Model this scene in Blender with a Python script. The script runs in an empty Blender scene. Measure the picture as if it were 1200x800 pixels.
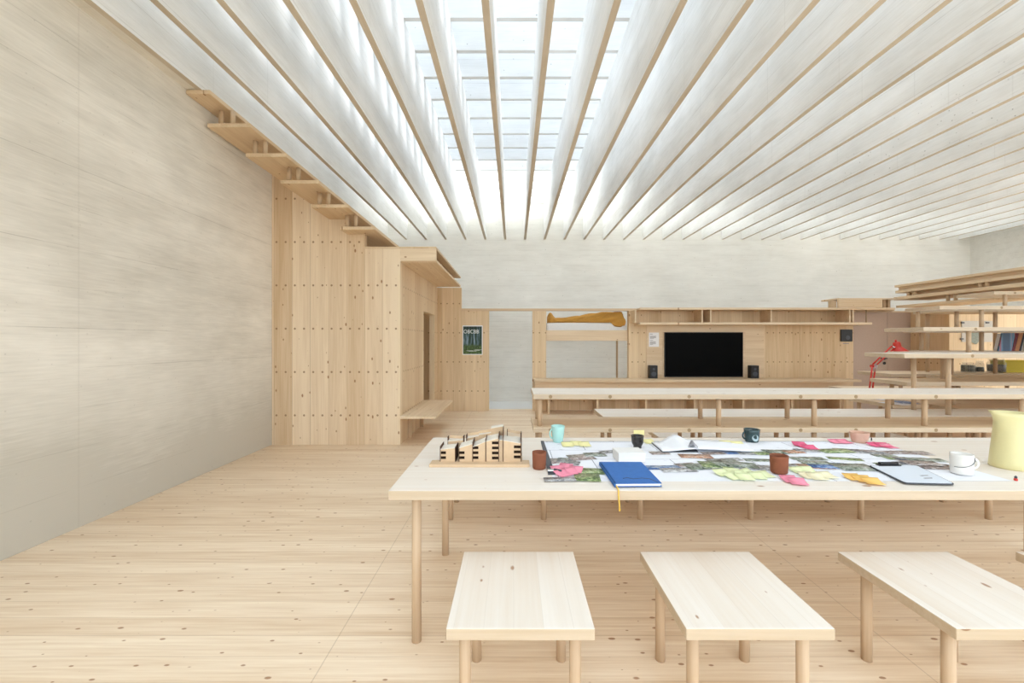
import bpy, bmesh, math, random
from mathutils import Vector, Matrix
random.seed(7)
C = bpy.context.scene.collection
sc = bpy.context.scene

# ------------------------------------------------------------------ camera, sky, exposure
F, H, CX, CY = 500.0, 1.45, 602.0, 399.5          # focal length and vanishing point in pixels of the 1200x800 frame
cam = bpy.data.cameras.new('camera'); cam.sensor_width = 36; cam.lens = 36*F/1200
cam.shift_x = -2/1200; cam.shift_y = -0.5/1200; cam.clip_start = 0.05
co = bpy.data.objects.new('camera', cam); C.objects.link(co)
co.location = (0, 0, H); co.rotation_euler = (math.pi/2, 0, 0)
sc.camera = co
w = bpy.data.worlds.new('sky'); sc.world = w; w.use_nodes = True
bg = w.node_tree.nodes['Background']
nt = w.node_tree; tc = nt.nodes.new('ShaderNodeTexCoord'); sx = nt.nodes.new('ShaderNodeSeparateXYZ')
mr = nt.nodes.new('ShaderNodeMapRange'); mr.inputs[3].default_value = 1.0; mr.inputs[4].default_value = 3.4   # overcast: zenith brighter
nt.links.new(tc.outputs['Generated'], sx.inputs[0]); nt.links.new(sx.outputs[2], mr.inputs[0]); nt.links.new(mr.outputs[0], bg.inputs[1])
bg.inputs[0].default_value = (0.825, 0.925, 1.0, 1)
sun = bpy.data.lights.new('sun', 'SUN'); sun.energy = 2.4; sun.angle = .3; sun.color = (1, .96, .9)
so = bpy.data.objects.new('sun', sun); C.objects.link(so)
so.rotation_euler = Vector((-.66, .12, -.7)).to_track_quat('-Z', 'Y').to_euler(); so.location = (12, -2, 13)
sc.view_settings.view_transform = 'Standard'; sc.view_settings.look = 'None'
sc.view_settings.gamma = 1; sc.view_settings.use_curve_mapping = False
sc.view_settings.exposure = 1.28
sc.cycles.max_bounces = 14; sc.cycles.diffuse_bounces = 9; sc.cycles.transparent_max_bounces = 12

def at(px, py, Y):                                 # photo pixel + distance -> point
    return Vector(((px-CX)/F*Y, Y, H+(CY-py)/F*Y))
def on(px, py, Z):                                 # photo pixel + height -> point
    Y = F*(H-Z)/(py-CY)
    return Vector(((px-CX)/F*Y, Y, Z))

# ------------------------------------------------------------------ materials
class N:
    def __init__(s, name):
        s.m = bpy.data.materials.new(name); s.m.use_nodes = True
        s.t = s.m.node_tree; s.b = s.t.nodes['Principled BSDF']
    def n(s, typ, **kw):
        d = s.t.nodes.new(typ)
        for k, v in kw.items(): setattr(d, k, v)
        return d
    def put(s, sock, v):
        if isinstance(v, bpy.types.NodeSocket): s.t.links.new(v, sock)
        else: sock.default_value = v
    def math(s, op, a, b=None, c=None, clamp=False):
        d = s.n('ShaderNodeMath', operation=op, use_clamp=clamp)
        for i, v in enumerate((a, b, c)):
            if v is not None: s.put(d.inputs[i], v)
        return d.outputs[0]
    def mix(s, f, a, b, mode='MIX'):
        d = s.n('ShaderNodeMix', data_type='RGBA', blend_type=mode)
        s.put(d.inputs[0], f); s.put(d.inputs[6], a); s.put(d.inputs[7], b)
        return d.outputs[2]
    def comb(s, x, y, z):
        d = s.n('ShaderNodeCombineXYZ')
        for i, v in enumerate((x, y, z)): s.put(d.inputs[i], v)
        return d.outputs[0]
    def pos(s):
        g = s.n('ShaderNodeNewGeometry'); d = s.n('ShaderNodeSeparateXYZ')
        s.t.links.new(g.outputs['Position'], d.inputs[0]); return d.outputs
    def noise(s, vec, scale, detail=3, rough=.55):
        d = s.n('ShaderNodeTexNoise'); s.put(d.inputs['Vector'], vec)
        d.inputs['Scale'].default_value = scale; d.inputs['Detail'].default_value = detail
        d.inputs['Roughness'].default_value = rough; return d.outputs[0]
    def white(s, v):
        d = s.n('ShaderNodeTexWhiteNoise', noise_dimensions='1D'); s.put(d.inputs['W'], v); return d.outputs[0]
    def ramp(s, f, stops):
        d = s.n('ShaderNodeValToRGB'); e = d.color_ramp.elements
        while len(e) < len(stops): e.new(.5)
        for i, (p, c) in enumerate(stops):
            e[i].position = p; e[i].color = (*c, 1) if len(c) == 3 else c
        s.put(d.inputs[0], f); return d.outputs[0]
    def rng(s, v, a, b, c=0., d_=1.):
        d = s.n('ShaderNodeMapRange'); s.put(d.inputs[0], v)
        for i, q in enumerate((a, b, c, d_)): d.inputs[i+1].default_value = q
        return d.outputs[0]
    def out(s, col, rough=.5, spec=.3, bump=None, strength=.1, dist=.002):
        s.put(s.b.inputs['Base Color'], col); s.put(s.b.inputs['Roughness'], rough)
        s.put(s.b.inputs['Specular IOR Level'], spec)
        if bump is not None:
            d = s.n('ShaderNodeBump'); d.inputs['Strength'].default_value = strength
            d.inputs['Distance'].default_value = dist; s.put(d.inputs['Height'], bump)
            s.t.links.new(d.outputs[0], s.b.inputs['Normal'])
        return s.m

def rgb(r, g, b):                                  # sRGB 0..255 -> linear
    f = lambda v: (v/255/12.92) if v <= 10 else ((v/255+.055)/1.055)**2.4
    return (f(r), f(g), f(b), 1)

def wood(name, grain, across, width, light, dark, knots=.3, seam=.35, vary=.5, dots=None, length=None,
         off=0., cross=None, rough=.55, knotscale=7., lines=.25):
    """pale spruce: grain / across are axes 0,1,2; dots=(column step, phase, row step, phase, radius)"""
    light = (light[0]*1.02, light[1]*.988, light[2]*.965, 1); dark = (dark[0]*1.03, dark[1]*.98, dark[2]*.94, 1); knots = min(.9, knots*1.7); k = N(name); p = k.pos()
    a, g = p[across], p[grain]; third = p[3-across-grain]
    q = k.math('DIVIDE', k.math('ADD', a, off+50*width), width)
    idx = k.math('FLOOR', q); fr = k.math('SUBTRACT', q, idx)
    if length:
        sh = k.math('MULTIPLY', k.white(idx), length)
        li = k.math('FLOOR', k.math('DIVIDE', k.math('ADD', g, sh), length))
        idx = k.math('ADD', idx, k.math('MULTIPLY', li, 37.0))
    tone = k.white(idx); tone2 = k.white(k.math('ADD', idx, .37))
    vec = k.comb(k.math('MULTIPLY', a, 55.), k.math('ADD', k.math('MULTIPLY', g, 1.6), k.math('MULTIPLY', tone, 31.)), k.math('MULTIPLY', third, 55.))
    gr = k.noise(vec, 1., 4, .6)
    vec2 = k.comb(k.math('MULTIPLY', a, 9.), k.math('ADD', k.math('MULTIPLY', g, .5), k.math('MULTIPLY', tone2, 17.)), k.math('MULTIPLY', third, 9.))
    br = k.noise(vec2, 1., 2, .5)
    f = k.math('ADD', k.math('MULTIPLY', k.math('SUBTRACT', tone, .5), vary),
               k.math('ADD', k.math('MULTIPLY', k.math('SUBTRACT', gr, .5), lines*4), k.math('MULTIPLY', k.math('SUBTRACT', br, .5), .9)))
    col = k.mix(k.math('ADD', f, .45, clamp=True), light, dark)
    if seam:
        e = k.math('MINIMUM', fr, k.math('SUBTRACT', 1., fr))
        line = k.rng(k.math('MULTIPLY', e, width), .0006, .0022, 1., 0.)
        line = k.math('MULTIPLY', line, k.math('MULTIPLY', k.math('ADD', tone2, .25), seam))
        col = k.mix(line, col, (dark[0]*.35, dark[1]*.28, dark[2]*.2, 1))
    if knots:
        v = k.n('ShaderNodeTexVoronoi', voronoi_dimensions='2D'); v.inputs['Scale'].default_value = 1.
        k.put(v.inputs['Vector'], k.comb(k.math('MULTIPLY', a, knotscale*1.25), k.math('MULTIPLY', g, knotscale*.62), 0.))
        sp = k.n('ShaderNodeSeparateColor'); k.t.links.new(v.outputs['Color'], sp.inputs[0])
        r = k.math('DIVIDE', k.math('MAXIMUM', k.math('SUBTRACT', sp.outputs[0], 1.-knots), 0.), knots)
        r = k.math('MULTIPLY', k.math('POWER', r, 1.6), .115)
        wob = k.math('MULTIPLY', k.math('SUBTRACT', gr, .5), .06)
        kn = k.math('DIVIDE', k.math('SUBTRACT', k.math('ADD', r, k.math('MULTIPLY', k.math('GREATER_THAN', r, .004), wob)), v.outputs['Distance']), .032)
        kn = k.math('MULTIPLY', k.math('MAXIMUM', kn, 0.), k.math('ADD', k.math('MULTIPLY', sp.outputs[1], .8), .4), clamp=True)
        col = k.mix(k.math('MULTIPLY', kn, .8, clamp=True), col, (dark[0]*.46, dark[1]*.27, dark[2]*.14, 1))
    if dots:
        cs, cp, rs, rp, rad = dots
        def cell(v, step, ph):
            t = k.math('DIVIDE', k.math('SUBTRACT', v, ph-60*step), step)
            return k.math('MULTIPLY', k.math('SUBTRACT', k.math('FRACT', t), .5), step)
        dx = cell(a, cs, cp-cs/2); dz = cell(g, rs, rp-rs/2)
        d = k.math('SQRT', k.math('ADD', k.math('MULTIPLY', dx, dx), k.math('MULTIPLY', dz, dz)))
        col = k.mix(k.rng(d, rad*.75, rad*1.1, .8, 0.), col, (dark[0]*.42, dark[1]*.32, dark[2]*.25, 1))
    if cross:
        st, ph = cross
        t = k.math('FRACT', k.math('DIVIDE', k.math('SUBTRACT', g, ph-40*st), st))
        e = k.math('MULTIPLY', k.math('MINIMUM', t, k.math('SUBTRACT', 1., t)), st)
        col = k.mix(k.rng(e, .001, .0035, .35, 0.), col, (dark[0]*.35, dark[1]*.28, dark[2]*.2, 1))
    return k.out(col, rough, .25)

def concrete(name, light, dark, axis=0, stain=.5, boards=.16, rough=.85, pits=.5, low=None, joints=None):
    """board-marked concrete; axis is the direction in which the marks run"""
    k = N(name); p = k.pos()
    s = [6., 6., 6.]; s[axis] = 1.1
    v = k.comb(*[k.math('MULTIPLY', p[i], s[i]) for i in range(3)])
    n1 = k.noise(v, 1., 5, .65)
    n2 = k.noise(k.comb(p[0], p[1], p[2]), .55, 4, .6)
    s3 = [60., 60., 60.]; s3[axis] = 4.
    n3 = k.noise(k.comb(*[k.math('MULTIPLY', p[i], s3[i]) for i in range(3)]), 1., 2, .6)
    f = k.math('ADD', k.math('MULTIPLY', k.math('SUBTRACT', n1, .5), 1.1*stain),
        k.math('ADD', k.math('MULTIPLY', k.math('SUBTRACT', n2, .5), 1.6*stain), k.math('MULTIPLY', k.math('SUBTRACT', n3, .5), .55*stain)))
    f = k.math('ADD', f, .4)
    if low:                                        # grimy band along the foot of the wall
        z0, amt = low
        zz = k.math('ADD', p[2], k.math('MULTIPLY', k.math('SUBTRACT', n1, .5), 1.1))
        f = k.math('ADD', f, k.math('MULTIPLY', k.rng(zz, 0., z0, 1., 0.), amt))
    col = k.mix(k.math('ADD', f, 0., clamp=True), light, dark)
    if boards:
        t = k.math('FRACT', k.math('ADD', k.math('DIVIDE', p[2], boards), 40.))
        e = k.math('MULTIPLY', k.math('MINIMUM', t, k.math('SUBTRACT', 1., t)), boards)
        ln = k.math('MULTIPLY', k.rng(e, .001, .004, 1., 0.), k.rng(n1, .42, .62, 0., .5))
        col = k.mix(ln, col, (dark[0]*.62, dark[1]*.6, dark[2]*.57, 1))
    if joints:
        st, ph = joints
        t = k.math('FRACT', k.math('ADD', k.math('DIVIDE', k.math('SUBTRACT', p[axis], ph-30*st), st), k.math('MULTIPLY', k.white(k.math('FLOOR', k.math('DIVIDE', k.math('ADD', p[0], .02), .505))), .6 if st < 3 else 0.)))
        e = k.math('MULTIPLY', k.math('MINIMUM', t, k.math('SUBTRACT', 1., t)), st)
        col = k.mix(k.rng(e, .001, .009, .13, 0.), col, (dark[0]*.6, dark[1]*.58, dark[2]*.55, 1))
    if pits:
        vo = k.n('ShaderNodeTexVoronoi', voronoi_dimensions='3D'); vo.inputs['Scale'].default_value = 16.
        k.put(vo.inputs['Vector'], k.comb(p[0], p[1], p[2]))
        sp = k.n('ShaderNodeSeparateColor'); k.t.links.new(vo.outputs['Color'], sp.inputs[0])
        pt = k.math('MULTIPLY', k.rng(vo.outputs['Distance'], .08, .16, 1., 0.), k.rng(sp.outputs[0], 1-.2*pits, 1., 0., .8))
        col = k.mix(pt, col, (dark[0]*.4, dark[1]*.38, dark[2]*.35, 1))
    return k.out(col, rough, .15, n3, .25, .003)

def plain(name, c, rough=.5, spec=.4, metal=0., vary=.06):
    k = N(name); p = k.pos()
    n = k.noise(k.comb(p[0], p[1], p[2]), 35., 3, .6)
    col = k.mix(n, (c[0]*(1-vary), c[1]*(1-vary), c[2]*(1-vary), 1), (min(1, c[0]*(1+vary)), min(1, c[1]*(1+vary)), min(1, c[2]*(1+vary)), 1))
    k.b.inputs['Metallic'].default_value = metal
    return k.out(col, rough, spec)

def glassy(name, c, alpha):
    m = plain(name, c, .05, .5); m.node_tree.nodes['Principled BSDF'].inputs['Alpha'].default_value = alpha; return m

WL, WD = (.81, .685, .51, 1), (.59, .44, .275, 1)        # spruce, light and dark growth
M = {}
M['floor'] = wood('spruce_floor', 0, 1, .14, (.86, .745, .585, 1), (.63, .475, .31, 1), .8, .35, .35, knotscale=10., lines=.42, cross=(2.66, -.86), rough=.45)
M['top_x'] = wood('whitewashed_spruce_along_table', 0, 1, .115, (.84, .82, .775, 1), (.72, .655, .56, 1), .3, .12, .35, rough=.45, lines=.16)
M['top_y'] = wood('whitewashed_spruce_along_seat', 1, 0, .105, (.84, .82, .775, 1), (.72, .655, .56, 1), .3, .12, .35, rough=.45, lines=.16)
M['plank_x'] = wood('spruce_plank', 0, 1, .15, WL, WD, .25, .15, .35)
M['plank_y'] = wood('spruce_plank_lengthwise', 1, 0, .15, WL, WD, .25, .15, .35)
M['tread'] = wood('spruce_tread', 1, 0, .2, (.74, .60, .42, 1), (.55, .40, .24, 1), .25, .15, .35)
M['cabin'] = wood('dowelled_spruce_wall', 2, 0, .254, (.80, .67, .495, 1), (.57, .42, .26, 1), .5, .85, 1.0,
                  dots=(.1285, -3.318, .6057, 1.623, .0155), off=3.353, knotscale=6.5)
M['cabin_side'] = wood('dowelled_spruce_side', 2, 1, .254, (.80, .67, .48, 1), (.62, .46, .29, 1), .3, .4, .5,
                       dots=(.1285, 6.03, .6057, 1.623, .0155), knotscale=6.5)
M['rear'] = wood('dowelled_spruce_partition', 2, 0, .24, (.78, .63, .43, 1), (.56, .41, .24, 1), .32, .6, .6,
                 dots=(.128, -1.0, .6057, 1.623, .015), off=.05, knotscale=6.)
M['wallx'] = wood('spruce_cladding', 0, 2, .26, WL, WD, .25, .4, .4)
M['dowel'] = wood('spruce_dowel', 2, 0, .9, (.60, .46, .31, 1), (.44, .32, .20, 1), 0, 0, .3, lines=.4)
M['plug'] = plain('dowel_end_grain', (.34, .24, .14), .7, .1)
M['wall_left'] = concrete('board_marked_concrete', (.86, .82, .745, 1), (.58, .545, .475, 1), 1, 1.1, .31, low=(1.2, 1.0), joints=(7., 3.32))
M['wall_far'] = concrete('pale_concrete', (.88, .87, .83, 1), (.70, .685, .64, 1), 0, .9, .13)
M['beam'] = concrete('white_concrete', (.93, .93, .92, 1), (.68, .67, .64, 1), 1, .95, .24, pits=.8, joints=(1.62, .35))
M['beam_soffit'] = concrete('brown_concrete', (.70, .625, .52, 1), (.46, .385, .29, 1), 1, .9, 0, pits=.5)  # browner, darker concrete for the undersides of the lower beams
M['beam_cross'] = concrete('white_concrete_upper', (.90, .90, .89, 1), (.62, .62, .61, 1), 0, .6, .26, pits=.7)
M['ground'] = plain('pale_gravel', (.20, .19, .17), .9, .1, vary=.25)
M['slab'] = plain('bare_concrete_floor', (.62, .62, .61), .8, .1)

# ------------------------------------------------------------------ mesh helpers
class MB:
    def __init__(s): s.bm = bmesh.new(); s.mi = 0
    def _f(s, vs, smooth=False):
        try: f = s.bm.faces.new(vs)
        except ValueError: return
        f.smooth = smooth; f.material_index = s.mi
    def box(s, x0, x1, y0, y1, z0, z1):
        return s.hexa([(x0, y0, z0), (x1, y0, z0), (x1, y1, z0), (x0, y1, z0)], [(x0, y0, z1), (x1, y0, z1), (x1, y1, z1), (x0, y1, z1)])
    def hexa(s, lo, hi):
        a = [s.bm.verts.new(v) for v in lo]; b = [s.bm.verts.new(v) for v in hi]
        s._f(a[::-1]); s._f(b); n = len(a)
        for i in range(n): s._f([a[i], a[(i+1) % n], b[(i+1) % n], b[i]])
        return s
    def slab(s, pts, z0, z1):                      # outline seen from above
        return s.hexa([(x, y, z0) for x, y in pts], [(x, y, z1) for x, y in pts])
    def face_y(s, pts, y0, y1):                    # outline in x,z pushed along y
        return s.hexa([(x, y1, z) for x, z in pts], [(x, y0, z) for x, z in pts])
    def face_x(s, pts, x0, x1):                    # outline in y,z pushed along x
        return s.hexa([(x0, y, z) for y, z in pts], [(x1, y, z) for y, z in pts])
    def rod(s, a, b, r, r2=None, n=16, cap=True, smooth=True):
        a, b = Vector(a), Vector(b); d = (b-a).normalized()
        u = d.orthogonal().normalized(); v = d.cross(u); r2 = r if r2 is None else r2
        R = [[s.bm.verts.new(c+(u*math.cos(t)+v*math.sin(t))*q) for t in [2*math.pi*i/n for i in range(n)]] for c, q in ((a, r), (b, r2))]
        for i in range(n): s._f([R[0][i], R[0][(i+1) % n], R[1][(i+1) % n], R[1][i]], smooth)
        if cap: s._f(R[0][::-1]); s._f(R[1])
        return s
    def lathe(s, prof, c, n=28, sx=1., sy=1., close=True):   # prof [(r,z)...] around the vertical through c
        rings = []
        for r, z in prof:
            if r < 1e-5: rings.append([s.bm.verts.new((c[0], c[1], c[2]+z))])
            else: rings.append([s.bm.verts.new((c[0]+r*sx*math.cos(2*math.pi*i/n), c[1]+r*sy*math.sin(2*math.pi*i/n), c[2]+z)) for i in range(n)])
        for A, B in zip(rings, rings[1:]):
            for i in range(n):
                j = (i+1) % n
                if len(A) == 1: s._f([A[0], B[j], B[i]], True)
                elif len(B) == 1: s._f([A[i], A[j], B[0]], True)
                else: s._f([A[i], A[j], B[j], B[i]], True)
        return s
    def tube(s, pts, r, n=10):
        pts = [Vector(p) for p in pts]; rings = []
        rs = r if isinstance(r, (list, tuple)) else [r]*len(pts)
        u = None
        for i, p in enumerate(pts):
            d = (pts[min(i+1, len(pts)-1)]-pts[max(i-1, 0)]).normalized()
            u = d.orthogonal().normalized() if u is None else (u-d*u.dot(d)).normalized()
            v = d.cross(u)
            rings.append([s.bm.verts.new(p+(u*math.cos(2*math.pi*k/n)+v*math.sin(2*math.pi*k/n))*rs[i]) for k in range(n)])
        for A, B in zip(rings, rings[1:]):
            for i in range(n): s._f([A[i], A[(i+1) % n], B[(i+1) % n], B[i]], True)
        s._f(rings[0][::-1]); s._f(rings[-1]); return s
    def sheet(s, fn, nu, nv, t):                   # curved sheet with thickness: fn(u,v) -> point
        top = [[s.bm.verts.new(fn(i/nu, j/nv)+Vector((0, 0, t))) for j in range(nv+1)] for i in range(nu+1)]
        bot = [[s.bm.verts.new(fn(i/nu, j/nv)) for j in range(nv+1)] for i in range(nu+1)]
        for i in range(nu):
            for j in range(nv):
                s._f([top[i][j], top[i+1][j], top[i+1][j+1], top[i][j+1]], True)
                s._f([bot[i][j], bot[i][j+1], bot[i+1][j+1], bot[i+1][j]], True)
        for i in range(nu):
            s._f([bot[i][0], bot[i+1][0], top[i+1][0], top[i][0]]); s._f([bot[i+1][nv], bot[i][nv], top[i][nv], top[i+1][nv]])
        for j in range(nv):
            s._f([bot[0][j+1], bot[0][j], top[0][j], top[0][j+1]]); s._f([bot[nu][j], bot[nu][j+1], top[nu][j+1], top[nu][j]])
        return s
    def build(s, name, mat, parent=None, org=None, bev=0., **tags):
        o0 = Vector(parent['_o']) if parent is not None else Vector(org or (0, 0, 0))
        bmesh.ops.recalc_face_normals(s.bm, faces=s.bm.faces)
        bmesh.ops.translate(s.bm, verts=s.bm.verts, vec=-o0)
        me = bpy.data.meshes.new(name); s.bm.to_mesh(me); s.bm.free()
        for m in (mat if isinstance(mat, list) else [mat]): me.materials.append(m)
        o = bpy.data.objects.new(name, me); C.objects.link(o); o['_o'] = o0[:]
        if parent is not None: o.parent = parent
        else: o.location = o0
        if bev:
            b = o.modifiers.new('edge', 'BEVEL'); b.width = bev; b.segments = 2; b.limit_method = 'ANGLE'; b.angle_limit = .7
        for k, v in tags.items(): o[k] = v
        return o

def thing(name, loc, label, cat, group=None):
    o = bpy.data.objects.new(name, None); C.objects.link(o); o.empty_display_size = .1
    o.location = loc; o['_o'] = tuple(loc); o['label'] = label; o['category'] = cat
    if group: o['group'] = group
    return o
def tag(o, label, cat, group=None):
    o['label'] = label; o['category'] = cat
    if group: o['group'] = group
    return o
def copy_tree(o, parent=None):
    c = o.copy(); C.objects.link(c)
    if parent: c.parent = parent
    for ch in list(o.children): copy_tree(ch, c)
    return c
def struct(o): o['kind'] = 'structure'; return o

# ------------------------------------------------------------------ room shell
XL, YF, XR, YO = -3.385, 10.9, 11.66, -3.8                   # left wall, far wall, right return
HC, HB = 4.044, .93                                # underside and depth of the lower roof beams
H2 = HC+HB; HB2 = .85
struct(MB().box(XL, 15., YO, 9.12, -.09, 0).build('floor', M['floor']))
struct(MB().box(XL-.3, 15., 9.12, 11.2, -.25, -.092).build('trim_1', M['slab']))
struct(MB().box(XL-.35, XL, YO, 11.25, -.25, H2+HB2).box(XL, -3.283, YO, YF, HC+.004, H2).build('wall_left', M['wall_left']))
struct(MB().box(XL, 15.2, YF, YF+.35, -.25, H2+HB2).build('wall_far', M['wall_far']))
struct(MB().box(XR, XR+.35, 7.6, YF, -.25, H2+HB2).build('wall_right', M['wall_far']))
struct(MB().slab([(-60, -60), (60, -60), (60, 60), (-60, 60)], -.5, -.26).build('ground', M['ground']))
for k in range(-6, 29):
    x = -.218+.505*k
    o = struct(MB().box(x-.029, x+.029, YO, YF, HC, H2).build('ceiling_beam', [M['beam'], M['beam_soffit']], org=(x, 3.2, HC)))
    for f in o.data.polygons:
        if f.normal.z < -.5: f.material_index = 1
for k in range(-24, 5):
    y = 8.825+.518*k
    struct(MB().box(-3.276, 14.4, y-.03, y+.03, H2, H2+HB2).build('ceiling_cross_beam', M['beam_cross'], org=(5.5, y, H2)))

k = N('roof_dimming_sheet'); tr = k.n('ShaderNodeBsdfTransparent'); tr.inputs[0].default_value = (.66, .68, .71, 1)  # unseen tinted sheets, added to dim the near bays so the far end glows
k.t.links.new(tr.outputs[0], k.t.nodes['Material Output'].inputs[0]); M['sheet'] = k.m
for i in range(9):
    x0 = -3.27+i*2.0
    struct(MB().box(x0, x0+1.99, YO, 8.7, H2+HB2+.01, H2+HB2+.014).build('ceiling_dimming_sheet', M['sheet'], org=(x0, YO, H2+HB2)))

# ------------------------------------------------------------------ timber cabin on the left
DR = .0225                                         # dowel radius
Y0 = 5.967; XC = -1.587; ZT = 2.769
cab = thing('timber_cabin', (-2.5, 7.4, 0), 'tall pale spruce cabin with dowel dots standing against the left concrete wall', 'cabin')
treads = []                                        # (x left, x right, y front, z top)
for i in range(6):
    zt = H+2.59-.2114*i
    xr = -1.21*(zt-H); treads.append((max(XL+.005, xr-.47), xr, 4.40+.262*i, zt))
TT = .042
prof = [(XL+.002, 0), (XC, 0), (XC, ZT-.03), (-2.085, ZT-.03), (-2.085, treads[5][3]-TT)]
prof += [(treads[5][0], treads[5][3]-TT)]
for i in (4, 3, 2):
    prof += [(treads[i+1][0], treads[i][3]-TT), (treads[i][0], treads[i][3]-TT)]
prof += [(treads[2][0], treads[1][3]-TT), (XL+.002, treads[1][3]-TT)]
MB().face_y(prof, Y0, Y0+.1).build('front_wall', M['cabin'], cab)
YB = 8.87
d0, d1, dz = 7.52, 8.53, 1.972
MB().face_x([(Y0+.1, 0), (d0, 0), (d0, dz), (d1, dz), (d1, 0), (YB, 0), (YB, ZT-.21), (Y0+.1, ZT-.21)], XC-.1, XC).build('side_wall', M['cabin_side'], cab)
MB().box(XC-1.1, XC-.002, YB, YB+.1, 0, 2.3).build('inner_wall', M['rear'], cab)
can = MB().box(-2.085, -1.086, Y0-.004, 8.76, ZT-.03, ZT)
can = can.build('canopy', M['tread'], cab, label='canopy of thin boards over the cabin doorway')
MB().box(XC+.002, -1.086, Y0-.002, Y0+.05, ZT-.2, ZT-.03).build('fascia', M['wallx'], can)
MB().box(XC+.002, -1.086, Y0+.05, 8.76, ZT-.21, ZT-.175).build('soffit', M['plank_y'], can)
for yy in (6.5, 7.1, 7.7, 8.3):
    MB().box(-1.25, -1.2, yy-.03, yy+.03, ZT-.175, ZT-.03).build('spacer', M['dowel'], can)
led = MB().slab([(XC+.002, Y0-.05), (-1.083, Y0-.05), (-1.083, 7.57), (XC+.002, 7.57)], .37, .405).build('wall_bench', M['plank_y'], cab, bev=.003)
for yy in (6.4, 7.2):
    MB().face_x([(yy, 0), (yy+.02, 0), (yy+.02, .37), (yy, .37)], XC+.002, XC+.06).build('bracket', M['dowel'], led)

st = thing('timber_staircase', (-2.6, 5.3, 2.7), 'pale spruce open stair climbing to the roof beams beside the left wall', 'staircase')
for i, (x0, x1, y0, z) in enumerate(treads):
    MB().box(x0, x1, y0, 7.4 if i > 4 else 7.0, z-TT, z).build('tread', M['tread'], st, bev=.003)
    if i < 5:
        xn0, xn1, yn, zn = treads[i+1]
        for k in (0, 1):
            xx = xn0+.07+.115*k if i else xn0+.105+.13*k
            MB().rod((xx, yn+.07, zn), (xx, yn+.07, z-TT), .026).build('dowel', M['dowel'], st)

# ------------------------------------------------------------------ partition along the back
rear = thing('timber_partition', (0, YB, 0), 'long pale spruce partition standing in front of the far concrete wall', 'partition')
MB().box(XC, -1.09, YB, YB+.1, 0, ZT-.21).build('end_panel', M['rear'], rear)
MB().box(-1.088, -.515, YB, YB+.1, 0, 2.08).build('side_panel', M['rear'], rear)
MB().box(-1.088, 7.9, YB-.02, YB+.12, 2.08, 2.125).build('lintel', M['wallx'], rear)
MB().box(.39, .675, YB, YB+.1, 0, 2.08).build('post', M['rear'], rear)
MB().box(.675, 2.385, YB, YB+.06, .02, .62).build('low_panel', M['rear'], rear)
MB().box(2.385, 2.47, YB-.03, YB+.1, 0, 2.08).build('post', M['rear'], rear)
MB().box(2.47, 7.06, YB, YB+.1, 0, 2.08).build('long_panel', M['rear'], rear)
MB().box(2.76, 5.2, YB-.012, YB, .76, 1.79).build('screen_board', M['wallx'], rear, bev=.002)

shelf = thing('wall_shelf', (4.8, 8.66, 1.8), 'long narrow spruce shelf high on the partition above the black television', 'shelf')
MB().box(2.5, 7.1, 8.45, YB, 1.775, 1.82).build('shelf_board', M['plank_x'], shelf, bev=.003)
MB().box(2.5, 7.56, 8.45, YB-.022, 2.072, 2.112).build('top_board', M['plank_x'], shelf, bev=.003)
for px in (745, 823, 833, 904, 996, 1000):
    x = (px-CX)/F*8.5
    MB().box(x-.012, x+.012, 8.5, YB, 1.82, 2.072).build('divider', M['plank_x'], shelf)
xr_ = (1015-CX)/F*8.47
MB().rod((xr_, 8.47, 1.82), (xr_, 8.47, 2.072), .009).build('rod', M['plug'], shelf)

bk = thing('wall_bench', (3.6, 8.62, .68), 'narrow spruce ledge along the partition just below the black television', 'ledge')
MB().box(.41, 6.85, 8.4, YB, .64, .686).build('ledge_board', M['plank_x'], bk, bev=.003)
MB().box(.43, 6.8, 8.62, 8.66, .345, .64).build('back_board', M['wallx'], bk)
sb = thing('wall_bench', (3.6, 8.62, .3), 'low spruce seat running along the foot of the partition below the ledge', 'bench')
MB().box(.5, 6.72, 8.38, YB, .30, .345).build('seat', M['plank_x'], sb, bev=.003)
for i in range(7):
    x = .7+i*.97
    MB().box(x-.02, x+.02, 8.5, YB, 0, .30).build('support', M['plank_x'], sb)

# pinkish double door at the right end of the partition
DX0, DX1, DS = 7.06, 8.27, (1041-CX)/F*8.87
M['pink'] = plain('pinkish_door_paint', (.50, .385, .315), .6, .25)
door = bpy.data.objects.new('door_1', None); C.objects.link(door); door.location = (7.6, YB, 0); door['_o'] = (7.6, YB, 0); struct(door)
MB().box(DX0+.003, DS-.004, YB+.02, YB+.06, .01, 2.045).build('leaf', M['pink'], door)
MB().box(DS+.004, DX1-.003, YB+.02, YB+.06, .01, 2.045).build('leaf', M['pink'], door)
MB().box(DX0, DX1, YB+.065, YB+.1, 0, 2.08).build('frame', M['plank_x'], door)
M['black'] = plain('matt_black', (.012, .012, .013), .45, .4)
hd = MB().rod((DS-.07, YB+.02, 1.09), (DS-.07, YB-.05, 1.09), .012).rod((DS-.07, YB-.045, 1.09), (DS-.19, YB-.045, 1.09), .011)
hd.rod((DS-.07, YB+.02, 1.09), (DS-.07, YB+.008, 1.09), .03).rod((DS-.07, YB+.02, .99), (DS-.07, YB+.008, .99), .03)
hd.build('handle', M['black'], door, label='black lever handle and lock plate')

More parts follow.
